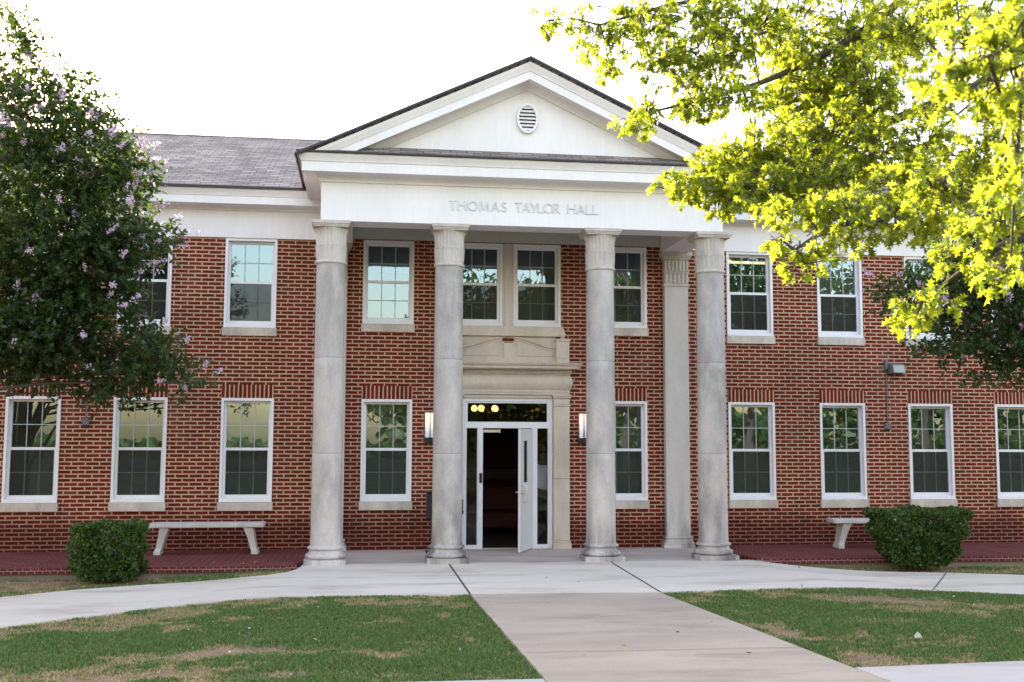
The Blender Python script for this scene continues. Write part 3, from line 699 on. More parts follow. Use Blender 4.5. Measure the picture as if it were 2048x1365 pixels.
# --- lobby behind the door
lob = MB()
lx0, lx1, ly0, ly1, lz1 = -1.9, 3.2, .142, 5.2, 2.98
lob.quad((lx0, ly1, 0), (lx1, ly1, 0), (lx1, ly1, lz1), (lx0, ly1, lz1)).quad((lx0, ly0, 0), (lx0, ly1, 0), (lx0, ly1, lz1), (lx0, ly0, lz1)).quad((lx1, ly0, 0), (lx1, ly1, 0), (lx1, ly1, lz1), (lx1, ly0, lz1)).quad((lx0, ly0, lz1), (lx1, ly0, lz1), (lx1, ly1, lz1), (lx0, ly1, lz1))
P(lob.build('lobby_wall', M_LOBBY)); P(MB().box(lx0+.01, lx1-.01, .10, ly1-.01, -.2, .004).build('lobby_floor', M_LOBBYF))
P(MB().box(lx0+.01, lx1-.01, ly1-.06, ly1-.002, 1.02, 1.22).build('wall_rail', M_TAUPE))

# ------------------------------------------------------------------ things inside, seen through the doorway
sofa = empty('sofa', (.95, 3.2, .004)); tag(sofa, 'dark red sofa standing inside the lobby behind the open door', 'sofa')
MB().box(-.95, .95, -.42, .40, .12, .42).build('seat', M_RED, sofa, bevel=.04); MB().box(-.95, .95, .22, .46, .421, .92).build('backrest', M_RED, sofa, bevel=.06)
for s in (-1, 1): MB().box(min(s*.951, s*1.14), max(s*.951, s*1.14), -.42, .44, .08, .66).build('armrest', M_RED, sofa, bevel=.05)
for sx in (-1, 1):
    for sy in (-1, 1): MB().box(sx*.9-.04, sx*.9+.04, sy*.32-.04, sy*.32+.04, 0, .119).build('leg', M_BLACK, sofa)
ch = empty('chandelier', (.44, 2.2, 2.979)); tag(ch, 'lit chandelier of warm globes glowing behind the transom window', 'chandelier')
MB().tube([(0, 0, 0), (0, 0, -.48)], .012, 8).lathe([(.07, -.02), (.07, -.001)], 20).build('stem', M_BRONZE, ch)
arms = MB()
gp = [(-.22, -.05), (-.10, -.16), (-.05, .16), (.17, -.10), (.21, .10)]
for gx_, gy_ in gp: arms.tube([(0, 0, -.48), (gx_*.5, gy_*.5, -.60), (gx_, gy_, -.56)], .010, 6)
arms.build('arms', M_BRONZE, ch)
for gx_, gy_ in gp:
    MB().lathe([(.02, -.56), (.045, -.55), (.06, -.52), (.06, -.49), (.045, -.455), (.02, -.44)], 20).build('globe', M_GLOBE, ch, smooth=60).location = (gx_, gy_, 0)
cl = empty('ceiling_light', (5.06, .40, 5.155)); tag(cl, 'yellow lit strip light seen through the upper window right of the columns', 'ceiling light')
MB().box(-.6, .6, -.06, .06, .035, .06).build('fitting', M_GREYMET, cl); MB().box(-.58, .58, -.05, .05, 0, .034).build('diffuser', M_TUBELIGHT, cl, bevel=.01)

# person in the lobby, turned away from the door
def skin(name, verts, edges, rad, mat, parent, levels=2, root=0):
    me = bpy.data.meshes.new(name); me.from_pydata(verts, edges, []); o = bpy.data.objects.new(name, me); col.objects.link(o); o.parent = parent
    me.materials.append(mat)
    sm_ = o.modifiers.new('skin', 'SKIN'); sm_.use_smooth_shade = True
    for i, r in enumerate(rad):
        d = me.skin_vertices[0].data[i]; d.radius = r if isinstance(r, tuple) else (r, r); d.use_root = (i == root)
    ss = o.modifiers.new('sub', 'SUBSURF'); ss.levels = levels; ss.render_levels = levels
    return o
per = empty('person', (1.30, .52, .004), R(15)); tag(per, 'person in white shirt and black trousers standing with their back turned inside the doorway', 'person')
V_ = [(0, 0, .95), (0, .0, 1.12), (0, .01, 1.30), (0, .0, 1.43), (0, .01, 1.50), (0, -.01, 1.58), (0, -.01, 1.68), (0, 0, 1.75)]
E_ = [(0, 1), (1, 2), (2, 3), (3, 4), (4, 5), (5, 6), (6, 7)]; RA = [(.15, .11), (.14, .10), (.16, .11), (.10, .08), .055, (.07, .085), (.078, .095), (.05, .06)]
def chain(par, pts, rads):
    last = par
    for p, r in zip(pts, rads): V_.append(p); RA.append(r); E_.append((last, len(V_)-1)); last = len(V_)-1
    return last
for s in (-1, 1):
    w = chain(3, [(s*.17, 0, 1.40), (s*.22, -.01, 1.26), (s*.25, -.0, 1.10), (s*.255, .05, .98), (s*.255, .09, .86)], [.06, .05, .042, .036, .027])
    hnd = chain(w, [(s*.255, .10, .80)], [(.028, .016)])
    for k in range(4): yy = .075+k*.017; chain(hnd, [(s*.255, yy, .755), (s*.25, yy+.004, .725), (s*.243, yy+.006, .70+.006*abs(k-1.5))], [.009, .0085, .007])
    chain(w, [(s*.245, .125, .815), (s*.238, .135, .785), (s*.235, .135, .76)], [.011, .010, .008])
    chain(0, [(s*.09, 0, .86), (s*.10, .005, .50), (s*.10, -.01, .10), (s*.10, .05, .035), (s*.10, .13, .025)], [.09, .058, .042, .04, .03])
skin('body', V_, E_, RA, M_SKIN, per)
skin('shirt', [(0, 0, .93), (0, 0, 1.12), (0, .01, 1.30), (0, 0, 1.44)] + [q for s in (-1, 1) for q in ((s*.18, 0, 1.40), (s*.225, -.01, 1.26), (s*.25, 0, 1.16))], [(0, 1), (1, 2), (2, 3), (3, 4), (4, 5), (5, 6), (3, 7), (7, 8), (8, 9)], [(.185, .135), (.175, .13), (.19, .135), (.11, .09)] + [.085, .078, .075]*2, M_SHIRT, per)
skin('trousers', [(0, 0, .93)] + [q for s in (-1, 1) for q in ((s*.09, 0, .84), (s*.10, .0, .50), (s*.10, -.01, .09))], [(0, 1), (1, 2), (2, 3), (0, 4), (4, 5), (5, 6)], [(.165, .125)] + [.105, .08, .07]*2, M_TROUSER, per)
hb = MB().lathe([(.03, 1.60), (.075, 1.63), (.088, 1.69), (.08, 1.75), (.045, 1.785), (.005, 1.795)], 24, (0, -.012)); hb.build('hair', M_HAIR, per, smooth=60)
for s in (-1, 1): MB().box(s*.10-.045, s*.10+.045, -.07, .19, 0, .075).build('shoe', M_SHOE, per, bevel=.03)

# ------------------------------------------------------------------ wall lights and other things on the wall
def sconce():
    s = empty('wall_lamp')
    MB().box(-.06, .06, -.02, .0, -.02, .50).box(-.10, .10, -.12, -.0005, -.005, .045).box(-.085, .085, -.11, -.001, -.05, -.0055).box(-.095, .095, -.12, -.001, .475, .495).build('bracket', M_BRONZE, s, bevel=.006)
    for x in (-.048, .048): MB().lathe([(.043, .05), (.045, .055), (.045, .468), (.043, .473)], 24, (x, -.075)).build('glass_tube', M_SCONCE, s, smooth=60)
    rods = MB()
    for x in (-.094, 0, .094): rods.box(x-.006, x+.006, -.125, -.113, -.02, .49)
    rods.build('strap', M_BRONZE, s); return s
s0 = sconce(); s0.location = (1.925, 0, 1.86); tag(s0, 'lit twin tube wall lamp on brick right of the doorway', 'wall lamp', 'lamps beside the entrance')
s1 = copy_tree(s0); s1.location = (-.765, 0, 1.86); tag(s1, 'lit twin tube wall lamp on brick left of the doorway', 'wall lamp', 'lamps beside the entrance')
fl = empty('floodlight', (7.72, 0, 3.2)); tag(fl, 'grey box floodlight on the upper brick wall right of the columns', 'floodlight')
MB().add([(-.10, -.001, .10), (.17, -.001, .10), (.17, -.16, .07), (-.08, -.16, .07), (-.10, -.001, -.10), (.17, -.001, -.10), (.17, -.20, -.09), (-.08, -.20, -.09)], [(0, 1, 2, 3), (4, 7, 6, 5), (0, 3, 7, 4), (1, 5, 6, 2), (0, 4, 5, 1), (3, 2, 6, 7)]).build('housing', M_GREYMET, fl, bevel=.008)
MB().add([(-.06, -.168, .055), (.15, -.168, .055), (.15, -.208, -.08), (-.06, -.208, -.08)], [(0, 1, 2, 3)]).build('lens', M_BLINDL, fl)
MB().box(-.16, -.101, -.07, -.001, -.02, .17).build('mount', M_GREYMET, fl, bevel=.008)
def conduit(x, z0, z1, label):
    c = empty('conduit', (x, 0, z0)); tag(c, label, 'conduit', 'conduits with outlet boxes on the wall')
    MB().tube([(0, -.016, 0), (0, -.016, z1-z0)], .012, 8).build('pipe', M_CONDUIT, c, smooth=60)
    MB().box(-.055, .055, -.05, -.001, -.11, -.001).build('outlet_box', M_GREYMET, c, bevel=.008)
conduit(7.60, 2.20, 3.18, 'grey conduit running down from the floodlight to an outlet box')
conduit(-6.455, 2.20, 3.4, 'grey conduit with outlet box on the wall left, below the flowering tree')
bin_ = empty('litter_bin', (-.70, -.45, 0)); tag(bin_, 'black litter bin on a post half hidden behind the second column', 'litter bin')
MB().box(-.13, .13, -.13, .13, .56, .98).box(-.145, .145, -.145, .145, .9805, 1.01).build('container', M_BLACK, bin_, bevel=.012)
MB().box(-.05, .05, -.05, .05, .02, .5595).box(-.14, .14, -.14, .14, 0, .0195).build('post', M_BLACK, bin_, bevel=.006)

# --- benches
def bench(w):
    b = empty('stone_bench')
    MB().box(-w/2, w/2, -.20, .20, .43, .50).build('seat', M_BENCH, b, bevel=.014)
    for s in (-1, 1):
        m_ = MB(); xo = s*(w/2-.20); n_ = []
        for z, dx, t, dp in ((0, .06, .055, .15), (.06, .055, .05, .145), (.10, .035, .048, .12), (.25, .0, .055, .13), (.429, -.05, .075, .17)):
            cx_ = xo+s*dx; n_.append([(cx_-t, -dp, z), (cx_+t, -dp, z), (cx_+t, dp, z), (cx_-t, dp, z)])
        vv = [q for r_ in n_ for q in r_]; ff = [(4*i+k, 4*i+(k+1) % 4, 4*i+4+(k+1) % 4, 4*i+4+k) for i in range(len(n_)-1) for k in range(4)] + [(3, 2, 1, 0), tuple(4*(len(n_)-1)+k for k in range(4))]
        m_.add(vv, ff).build('leg', M_BENCH, b, bevel=.008)
    return b
b0 = bench(1.80); b0.location = (-4.36, -.62, .03); tag(b0, 'pale concrete bench in full view under the windows on the left patio', 'bench', 'concrete benches on the patios')
b1 = copy_tree(b0); b1.location = (7.05, -.75, .03); b1.rotation_euler.z = R(-4); tag(b1, 'pale concrete bench half hidden behind the right hand hedge', 'bench', 'concrete benches on the patios')

# ------------------------------------------------------------------ foliage
def mesh_np(name, verts, faces_flat, sizes, mat, attr=None):
    me = bpy.data.meshes.new(name); nv = len(verts); nl = len(faces_flat); nf = len(sizes)
    me.vertices.add(nv); me.vertices.foreach_set('co', verts.astype(np.float32).ravel())
    me.loops.add(nl); me.loops.foreach_set('vertex_index', faces_flat.astype(np.int32))
    me.polygons.add(nf); st = np.concatenate([[0], np.cumsum(sizes)[:-1]]).astype(np.int32)
    me.polygons.foreach_set('loop_start', st)
    if attr is not None:
        a = me.attributes.new('dry', 'FLOAT', 'POINT'); a.data.foreach_set('value', attr.astype(np.float32))
    me.update(calc_edges=True); me.materials.append(mat); return me
def leaves(name, pts, dirs, nrm, size, shape, tris, mat, parent=None, fold=.15):
    """many leaves: shape = outline points (along, across), tris index them; each leaf lies along dir with the given normal"""
    pts = np.asarray(pts); N = len(pts); d = np.asarray(dirs); d = d/np.linalg.norm(d, axis=1)[:, None]
    s = np.cross(d, nrm); s /= np.linalg.norm(s, axis=1)[:, None]+1e-9; n = np.cross(s, d)
    sh = np.asarray(shape); size = np.broadcast_to(np.asarray(size), (N,))
    al = sh[:, 0][None, :, None]; ac = sh[:, 1][None, :, None]; sz_ = size[:, None, None]
    z = (np.abs(ac)*fold - al*al*.18)
    v = pts[:, None, :] + sz_*(al*d[:, None, :] + ac*s[:, None, :] + z*n[:, None, :])
    k = len(sh); tr = np.asarray(tris); f = (np.arange(N)[:, None, None]*k + tr[None]).ravel()
    o = link_mesh(name, mesh_np(name, v.reshape(-1, 3), f, np.full(N*len(tr), 3), mat), parent); return o
OAK = [(0, 0), (.24, .035), (.28, .21), (.42, .06), (.56, .32), (.62, .07), (.82, .24), (.80, .07), (1., 0.), (.80, -.07), (.82, -.24), (.62, -.07), (.56, -.32), (.42, -.06), (.28, -.21), (.24, -.035)]
OAKT = [(0, 1, 15), (1, 2, 3), (1, 3, 13), (1, 13, 15), (13, 14, 15), (3, 4, 5), (3, 5, 11), (3, 11, 13), (11, 12, 13), (5, 6, 7), (5, 7, 9), (5, 9, 11), (9, 10, 11), (7, 8, 9)]
SMALL = [(0, 0), (.35, .27), (.75, .2), (1, 0), (.75, -.2), (.35, -.27)]; SMALLT = [(0, 1, 5), (1, 2, 4), (1, 4, 5), (2, 3, 4)]
rng = np.random.default_rng(7)
def rnd_unit(n): a = rng.normal(size=(n, 3)); return a/np.linalg.norm(a, axis=1)[:, None]

# --- the oak that leans in from the right: (px, py, rx, ry, distance, sprigs) for each clump of its crown
oak = empty('oak_tree', (6.6, -11.2, -.14)); tag(oak, 'sunlit yellow green oak reaching in from the upper right corner', 'tree')
CL = [(1100, 40, 45, 22, 9.2, 5), (1190, 70, 60, 40, 9.2, 15), (1290, 70, 60, 55, 9., 18), (1220, 135, 40, 28, 9., 7), (1330, 130, 50, 45, 8.9, 13), (1260, 20, 90, 30, 9.4, 14), (1400, 40, 90, 55, 9., 26),
      (1420, 120, 70, 60, 8.8, 20), (1390, 195, 45, 40, 8.6, 11), (1300, 215, 30, 22, 8.6, 5), (1270, 250, 32, 20, 8.5, 7), (1380, 228, 30, 18, 8.6, 4), (1470, 205, 55, 28, 8.6, 9), (1500, 60, 80, 70, 9., 26),
      (1590, 60, 80, 70, 9.5, 30), (1700, 60, 90, 80, 9.5, 36), (1640, 170, 85, 60, 9.5, 34), (1570, 240, 60, 60, 9.6, 26), (1740, 180, 80, 70, 9., 30), (1650, 270, 90, 60, 9., 32), (1520, 310, 80, 50, 9., 30),
      (1450, 325, 60, 32, 8.8, 14), (1368, 370, 52, 28, 8.6, 12), (1430, 385, 70, 40, 8.6, 19), (1540, 380, 80, 45, 8.4, 25), (1640, 360, 80, 50, 8.4, 26), (1760, 290, 70, 60, 8.4, 20), (1820, 60, 70, 60, 8., 22),
      (1800, 370, 70, 45, 7.4, 20), (1590, 420, 75, 28, 7.2, 11), (1600, 490, 55, 34, 6.9, 6), (1540, 480, 30, 16, 7., 2), (1700, 420, 75, 38, 7., 14), (1800, 435, 70, 40, 6.6, 14), (1900, 390, 75, 45, 6.3, 15),
      (1690, 490, 45, 22, 6.8, 3), (1660, 450, 30, 40, 6.9, 4), (1960, 500, 70, 45, 5.6, 11), (2010, 440, 70, 60, 5.4, 12), (1890, 200, 50, 50, 7.5, 8), (1960, 320, 70, 60, 6.6, 14), (2020, 250, 60, 60, 6.4, 11), (1840, 605, 55, 26, 6.0, 6), (1830, 640, 35, 22, 5.9, 3),
      (1950, 60, 60, 70, 4.4, 7), (2020, 120, 60, 90, 4.1, 9), (1910, 150, 30, 60, 4.2, 3), (2040, 330, 40, 60, 4.3, 5), (2030, 30, 50, 50, 4.6, 7), (2060, 200, 50, 80, 5.0, 8), (1880, 20, 40, 30, 6.5, 6), (2020, 545, 36, 30, 4.8, 4),
      (1480, 405, 50, 22, 8.2, 6), (1610, 530, 40, 18, 6.9, 3), (1680, 330, 90, 60, 9.6, 24), (1590, 150, 80, 70, 10., 22), (1760, 100, 80, 70, 10., 24), (1700, 200, 80, 60, 10.2, 24), (1620, 330, 80, 50, 10., 20), (1850, 300, 60, 60, 8., 14), (1500, 350, 70, 40, 9.4, 12), (1880, 460, 50, 22, 7., 4)]
lp, ld, ln, ls = [], [], [], []; tw = MB()
hub = {}
trunk_top = Vector((6.4, -11.0, 3.6))
limbs = MB()
def limb(pts, r0, r1):
    pts = [Vector(p) for p in pts]; q = []
    for i in range(len(pts)-1):
        p0, p1, p2, p3 = pts[max(i-1, 0)], pts[i], pts[i+1], pts[min(i+2, len(pts)-1)]
        for k in range(6):
            u = k/6; q.append(.5*((2*p1)+(p2-p0)*u+(2*p0-5*p1+4*p2-p3)*u*u+(3*p1-p0-3*p2+p3)*u**3))
    q.append(pts[-1]); n = len(q)
    limbs.tube(q, [r0+(r1-r0)*(i/(n-1))**.8 for i in range(n)], 9); return q
ax = []
ax += limb([(6.6, -11.2, 2.8), at(2250, 60, 9.2), at(1950, 175, 9.2), at(1700, 275, 9.0), at(1560, 330, 8.8), at(1400, 360, 8.7)], .085, .010)
ax += limb([(6.6, -11.2, 3.3), at(2300, -260, 9.6), at(1900, -90, 9.6), at(1600, -20, 9.4), at(1370, 5, 9.2), at(1200, 50, 9.2)], .075, .008)
ax += limb([at(1900, -90, 9.6), at(1730, 60, 9.4), at(1560, 150, 9.3), at(1440, 190, 8.8), at(1300, 225, 8.6)], .05, .008)
ax += limb([(6.6, -11.2, 2.5), at(2300, 220, 8.), at(2050, 330, 7.4), at(1850, 410, 7.0), at(1680, 450, 7.0), at(1590, 500, 6.95)], .09, .008)
ax += limb([(6.6, -11.2, 2.3), at(2330, 380, 7.), at(2130, 440, 6.), at(1990, 500, 5.8), at(1860, 590, 6.0)], .07, .008)
ax += limb([(6.6, -11.2, 3.0), at(2600, -100, 6.5), at(2250, 0, 5.), at(2050, 90, 4.4), at(1930, 130, 4.3)], .07, .008)
ax += limb([at(2050, 330, 7.4), at(1950, 200, 7.5), at(1840, 60, 7.8)], .03, .007)
axn = np.array([tuple(p) for p in ax])
for px, py, rx, ry, dist, ns in CL:
    ctr = at(px, py, dist); ux = rgt*(rx*dist/FPX); uy = upv*(ry*dist/FPX); dz = fwd*min(.9, max(.25, .8*rx*dist/FPX+.15))
    near = ax[int(np.argmin(((axn-np.array(ctr))**2).sum(1)))]
    limbs.tube([near, near.lerp(ctr, .55)+Vector((0, 0, .03)), ctr], [.010, .008, .004], 5)
    for k in range(int(ns*(3.7 if py < 400 and px > 1400 else 2.7))):
        a = rnd_unit(1)[0]*rng.uniform(.0, 1.55)**.5
        tip = ctr+ux*a[0]+uy*a[1]+dz*a[2]
        st = ctr+(ux*a[0]+uy*a[1]+dz*a[2])*.45+Vector(rnd_unit(1)[0])*.04; mid = st.lerp(tip, .5)+Vector((0, 0, .05*rng.random()))
        tw.tube([st, mid, tip], [.006, .004, .002], 4)
        ax_ = (tip-mid).normalized()
        m_ = int(rng.integers(7, 11))
        for j in range(m_):
            b = tip.lerp(mid, .75*(j/m_)) if j < m_-2 else tip
            r_ = rnd_unit(1)[0]; dv = ax_*.55+Vector(r_)*.8+Vector((0, 0, -.32))
            lp.append(tuple(b)); ld.append(tuple(dv)); nn = Vector(rnd_unit(1)[0])*.75+Vector((0, 0, .8)); ln.append(tuple(nn)); ls.append(rng.uniform(.055, .105))
leaves('crown', lp, ld, np.array(ln), np.array(ls), OAK, OAKT, M_OAK, oak, fold=.5).parent = oak
def keep(o, par):                                       # children whose mesh is in world coordinates
    o.parent = par; o.matrix_parent_inverse = Matrix.Translation(-Vector(par.location)); return o
keep(oak.children[0], oak)
keep(tw.build('twigs', M_BARK), oak); keep(limbs.build('limbs', M_BARK, smooth=60), oak)
tk = MB(); tk.tube([(6.7, -11.25, -.2), (6.65, -11.2, .3), (6.62, -11.2, 1.2), (6.6, -11.2, 2.4), (6.6, -11.2, 3.4), (6.7, -11.1, 5.), (6.9, -11., 7.)], [.34, .25, .22, .20, .18, .12, .05], 14); keep(tk.build('trunk', M_BARK, smooth=60), oak)

# --- crape myrtles
def myrtle(name, base, clumps, label, seed, dens=1., flw=.28, side=.7):
    global rng
    rng = np.random.default_rng(seed)
    t = empty(name, base); tag(t, label, 'tree')
    tr = MB(); L, D, N, S = [], [], [], []; fp, fd, fn, fs = [], [], [], []
    b = Vector(base); st = [b+Vector((.16*math.cos(a), .16*math.sin(a), 0)) for a in (0, 1.6, 3.0, 4.6)]
    for c, r, k, fl_ in clumps:
        c = Vector(c); r = Vector(r); s_ = st[int(rng.integers(0, 4))]
        q = [s_, Vector((s_.x*.98+c.x*.02, s_.y, .5*c.z)), Vector((s_.x*.85+c.x*.15, s_.y*.9+c.y*.1, .85*c.z)), s_.lerp(c, .6)*1+Vector((0, 0, (c.z-s_.z)*.38)), c]
        tr.tube(q, [.05, .04, .03, .018, .006], 6)
        for i in range(int(k*dens)):
            a = rnd_unit(1)[0]; rad = rng.uniform(.05, 1.)**.42
            tip = c+Vector((a[0]*r.x*rad, a[1]*r.y*rad, a[2]*r.z*rad))*(1.16 if i % 7 == 0 else .95); out = Vector((a[0], a[1], a[2]*.7+.25)).normalized()
            ln_ = rng.uniform(.14, .34); e = tip+out*ln_
            if i % 3 == 0: tr.tube([tip.lerp(c, .25), tip, e], [.004, .003, .0015], 3)
            m_ = int(rng.integers(9, 15))
            for j in range(m_):
                p = tip.lerp(e, j/m_)+Vector(rnd_unit(1)[0])*.015
                L.append(tuple(p)); D.append(tuple(out*.4+Vector(rnd_unit(1)[0])*.9)); N.append(tuple(Vector(rnd_unit(1)[0])*.7+Vector((0, 0, .7)))); S.append(rng.uniform(.045, .092))
            if fl_ and rad > .70 and rng.random() < flw*fl_*(2.6 if a[2]*.8+a[0]*side > .35 else .35):
                pl = rng.uniform(.09, .20); w_ = pl*.42
                for j in range(int(rng.integers(26, 46))):
                    f = rng.random(); p = e+out*pl*f+Vector(rnd_unit(1)[0])*w_*(1-f*.7)*rng.random()**.5
                    fp.append(tuple(p)); fd.append(tuple(rnd_unit(1)[0])); fn.append(tuple(rnd_unit(1)[0])); fs.append(rng.uniform(.022, .042))
    keep(leaves('crown', L, D, np.array(N), np.array(S), SMALL, SMALLT, M_MYRTLE), t)
    if fp: keep(leaves('blossom', fp, fd, np.array(fn), np.array(fs), SMALL, SMALLT, M_FLOWER, fold=.6), t)
    keep(tr.build('trunk', M_MBARK, smooth=60), t)
    return t
def cl(px, py, rx, ry, d, k, f): s = d/FPX; return (at(px, py, d), (rx*s, .55+.3*rx*s, ry*s), k, f)
D0 = 14.6
left = [cl(20, 110, 50, 75, D0, 60, 1.), cl(-40, 220, 90, 110, D0, 150, 1.), cl(60, 240, 90, 75, D0-.2, 130, 1.2), cl(130, 215, 45, 45, D0, 40, .6), cl(-60, 400, 110, 140, D0, 230, .5), cl(60, 370, 110, 100, D0-.3, 230, .5), cl(160, 320, 90, 85, D0-.2, 170, 1.2),
        cl(215, 325, 58, 60, D0, 85, 1.2), cl(262, 362, 52, 26, D0, 40, .5), cl(120, 470, 130, 110, D0-.4, 280, .7), cl(222, 445, 74, 64, D0-.2, 125, 1.0), cl(-40, 560, 120, 110, D0, 220, .4), cl(80, 590, 120, 100, D0-.3, 250, .4), cl(185, 540, 84, 75, D0-.2, 155, .9), cl(280, 490, 34, 34, D0, 30, 1.2),
        cl(160, 640, 105, 72, D0-.2, 180, .4), cl(262, 698, 66, 46, D0, 84, .8), cl(330, 725, 52, 35, D0, 48, .9), cl(372, 764, 30, 13, D0, 14, 1.6), cl(325, 475, 24, 22, D0, 18, 1.4), cl(175, 240, 40, 35, D0, 36, .8), cl(150, 170, 24, 26, D0, 14, .3), cl(45, 60, 22, 38, D0, 18, .3), cl(250, 750, 80, 35, D0, 80, .3), cl(60, 690, 100, 55, D0, 120, .3), cl(215, 785, 45, 20, D0, 26, 0.), cl(100, 755, 60, 25, D0, 36, 0.), cl(15, 730, 70, 30, D0-.3, 90, .2), cl(30, 660, 90, 45, D0-.5, 130, .3), cl(100, 700, 70, 35, D0-.5, 80, .2), cl(255, 570, 28, 26, D0, 18, .6)]
myrtle('crape_myrtle', (-8.9, -4.4, -.12), left, 'dark leafy crape myrtle with pale pink blossom filling the left edge', 11, 1.6, .085)
D1 = 15.6
rightc = [cl(1960, 540, 90, 60, D1, 150, .35), cl(2050, 520, 90, 90, D1, 190, .3), cl(1880, 600, 90, 55, D1, 110, .45), cl(1990, 640, 100, 60, D1, 190, .3), cl(2060, 700, 70, 60, D1, 130, .5), cl(1940, 690, 75, 28, D1, 50, .2), cl(1840, 580, 60, 30, D1, 40, .5), cl(1800, 592, 35, 16, D1, 14, .2), cl(1880, 705, 50, 14, D1, 16, 0.), cl(1990, 745, 40, 22, D1, 14, 0.), cl(1975, 770, 35, 12, D1, 9, 0.), cl(2030, 430, 90, 60, D1, 110, .2), cl(1930, 470, 70, 40, D1, 70, .3), cl(2120, 600, 90, 120, D1, 150, .2)]
myrtle('crape_myrtle', (10.1, -4.2, -.12), rightc, 'dark crape myrtle behind the oak leaves near the right edge', 5, 1.6, .09, -.6)

# --- clipped hedges
def hedge(base, w, d, h, n, label, seed, taper=0., px=.20):
    global rng
    rng = np.random.default_rng(seed); hb_ = empty('hedge', base); tag(hb_, label, 'hedge', 'clipped hedges at the patio edge')
    L, D, N, S = [], [], [], []; stems = MB()
    for i in range(n):
        u, v_, q = rng.uniform(-1, 1, 3)
        if rng.random() < .72:
            k = int(rng.integers(0, 3)); a = [u, v_, q]; a[k] = math.copysign(rng.uniform(.86, 1.02), a[k]); u, v_, q = a
        # rounded corners
        l = (abs(u)**6+abs(v_)**6+abs(q)**6)**(1/6)
        if l > 1: u, v_, q = u/l, v_/l, q/l
        zz = (q+1)/2; s_ = 1-taper*(1-zz)**1.2
        bmp = 1+px*(math.sin(5*u+seed)*math.cos(4*v_+2*q)+.6*math.sin(9*q+7*u))*.6
        p = Vector((u*w*s_*bmp, v_*d*s_*bmp, .06+zz*h*(1+.04*math.sin(7*u+seed))))
        L.append(tuple(Vector(base)+p)); o_ = Vector((u*.8, v_*.9, q*.5+.35)); D.append(tuple(o_*.7+Vector(rnd_unit(1)[0])*.8)); N.append(tuple(Vector(rnd_unit(1)[0])*.8+o_*.8)); S.append(rng.uniform(.038, .072))
    keep(leaves('foliage', L, D, np.array(N), np.array(S), SMALL, SMALLT, M_HEDGE), hb_)
    for i in range(14):
        a = rng.uniform(0, 6.28); r_ = rng.uniform(.1, .5)
        stems.tube([(r_*w*.3*math.cos(a), r_*d*.3*math.sin(a), -.03), (r_*w*.6*math.cos(a), r_*d*.7*math.sin(a), h*.35), (r_*w*1.2*math.cos(a), r_*d*1.2*math.sin(a), h*.8)], [.014, .01, .005], 5)
    stems.build('stems', M_BARK, hb_)
hedge((-5.40, -2.74, -.12), .46, .34, .74, 8000, 'small clipped hedge of square outline beside the left bench', 3, .12)
hedge((6.74, -2.62, -.10), .76, .42, .84, 15000, 'larger clipped hedge, narrow at the foot, in front of the right bench', 8, .42)

# --- trees and the far side of the street, seen only as reflections in the windows
def far_tree(x, y, h, rx, seed, label, lo=.4):
    global rng
    rng = np.random.default_rng(seed); t = empty('street_tree', (x, y, -.1)); tag(t, label, 'tree', 'trees across the street')
    MB().tube([(0, 0, -.1), (.1, 0, h*.25), (0, .1, h*.6)], [.28, .22, .08], 8).build('trunk', M_BARK, t, smooth=60)
    c = []
    for k in range(9): a = rng.uniform(0, 6.28); c.append((rx*.55*math.cos(a), rx*.55*math.sin(a), h*rng.uniform(lo, .8)))
    c.append((0, 0, h*.85)); c = np.array(c); n = 6500
    i = rng.integers(0, len(c), n); p = c[i]+rnd_unit(n)*(rng.random(n)**.4)[:, None]*np.array([rx*.5, rx*.5, h*.2])
    leaves('crown', p, rnd_unit(n), rnd_unit(n), rng.uniform(.25, .5, n), SMALL, SMALLT, M_FARLEAF, t)
for k, (x, y, h, rx) in enumerate(((5, -47, 12, 5), (12, -38, 13, 5.5), (20, -41, 14.5, 6), (28.5, -37, 13.5, 6), (38, -42, 14.5, 7), (47, -39, 13, 7), (-21, -35, 12, 5.5), (-33, -42, 12, 6.5), (-15.5, -39, 12, 3.6), (2, -62, 11, 5))):
    far_tree(x, y, h, rx, 20+k, 'green street tree standing across the road, reflected in the windows', .62 if x == -15.5 else .4)

rng = np.random.default_rng(77)
n = 22000; X = rng.uniform(-120, 140, n); hh = np.where((X > -40) & (X < 0), 1.9, 11)*(.7+.3*np.sin(X*.21)*np.cos(X*.077)); Z = hh*rng.random(n)**.8-.2; Y = -92+rng.normal(size=n)*2.5
tag(leaves('far_wood', np.stack([X, Y, Z], 1), rnd_unit(n), rnd_unit(n), rng.uniform(.7, 1.5, n), SMALL, SMALLT, M_FARLEAF), 'distant line of green trees across the road, mirrored in the panes', 'wood', kind='stuff')

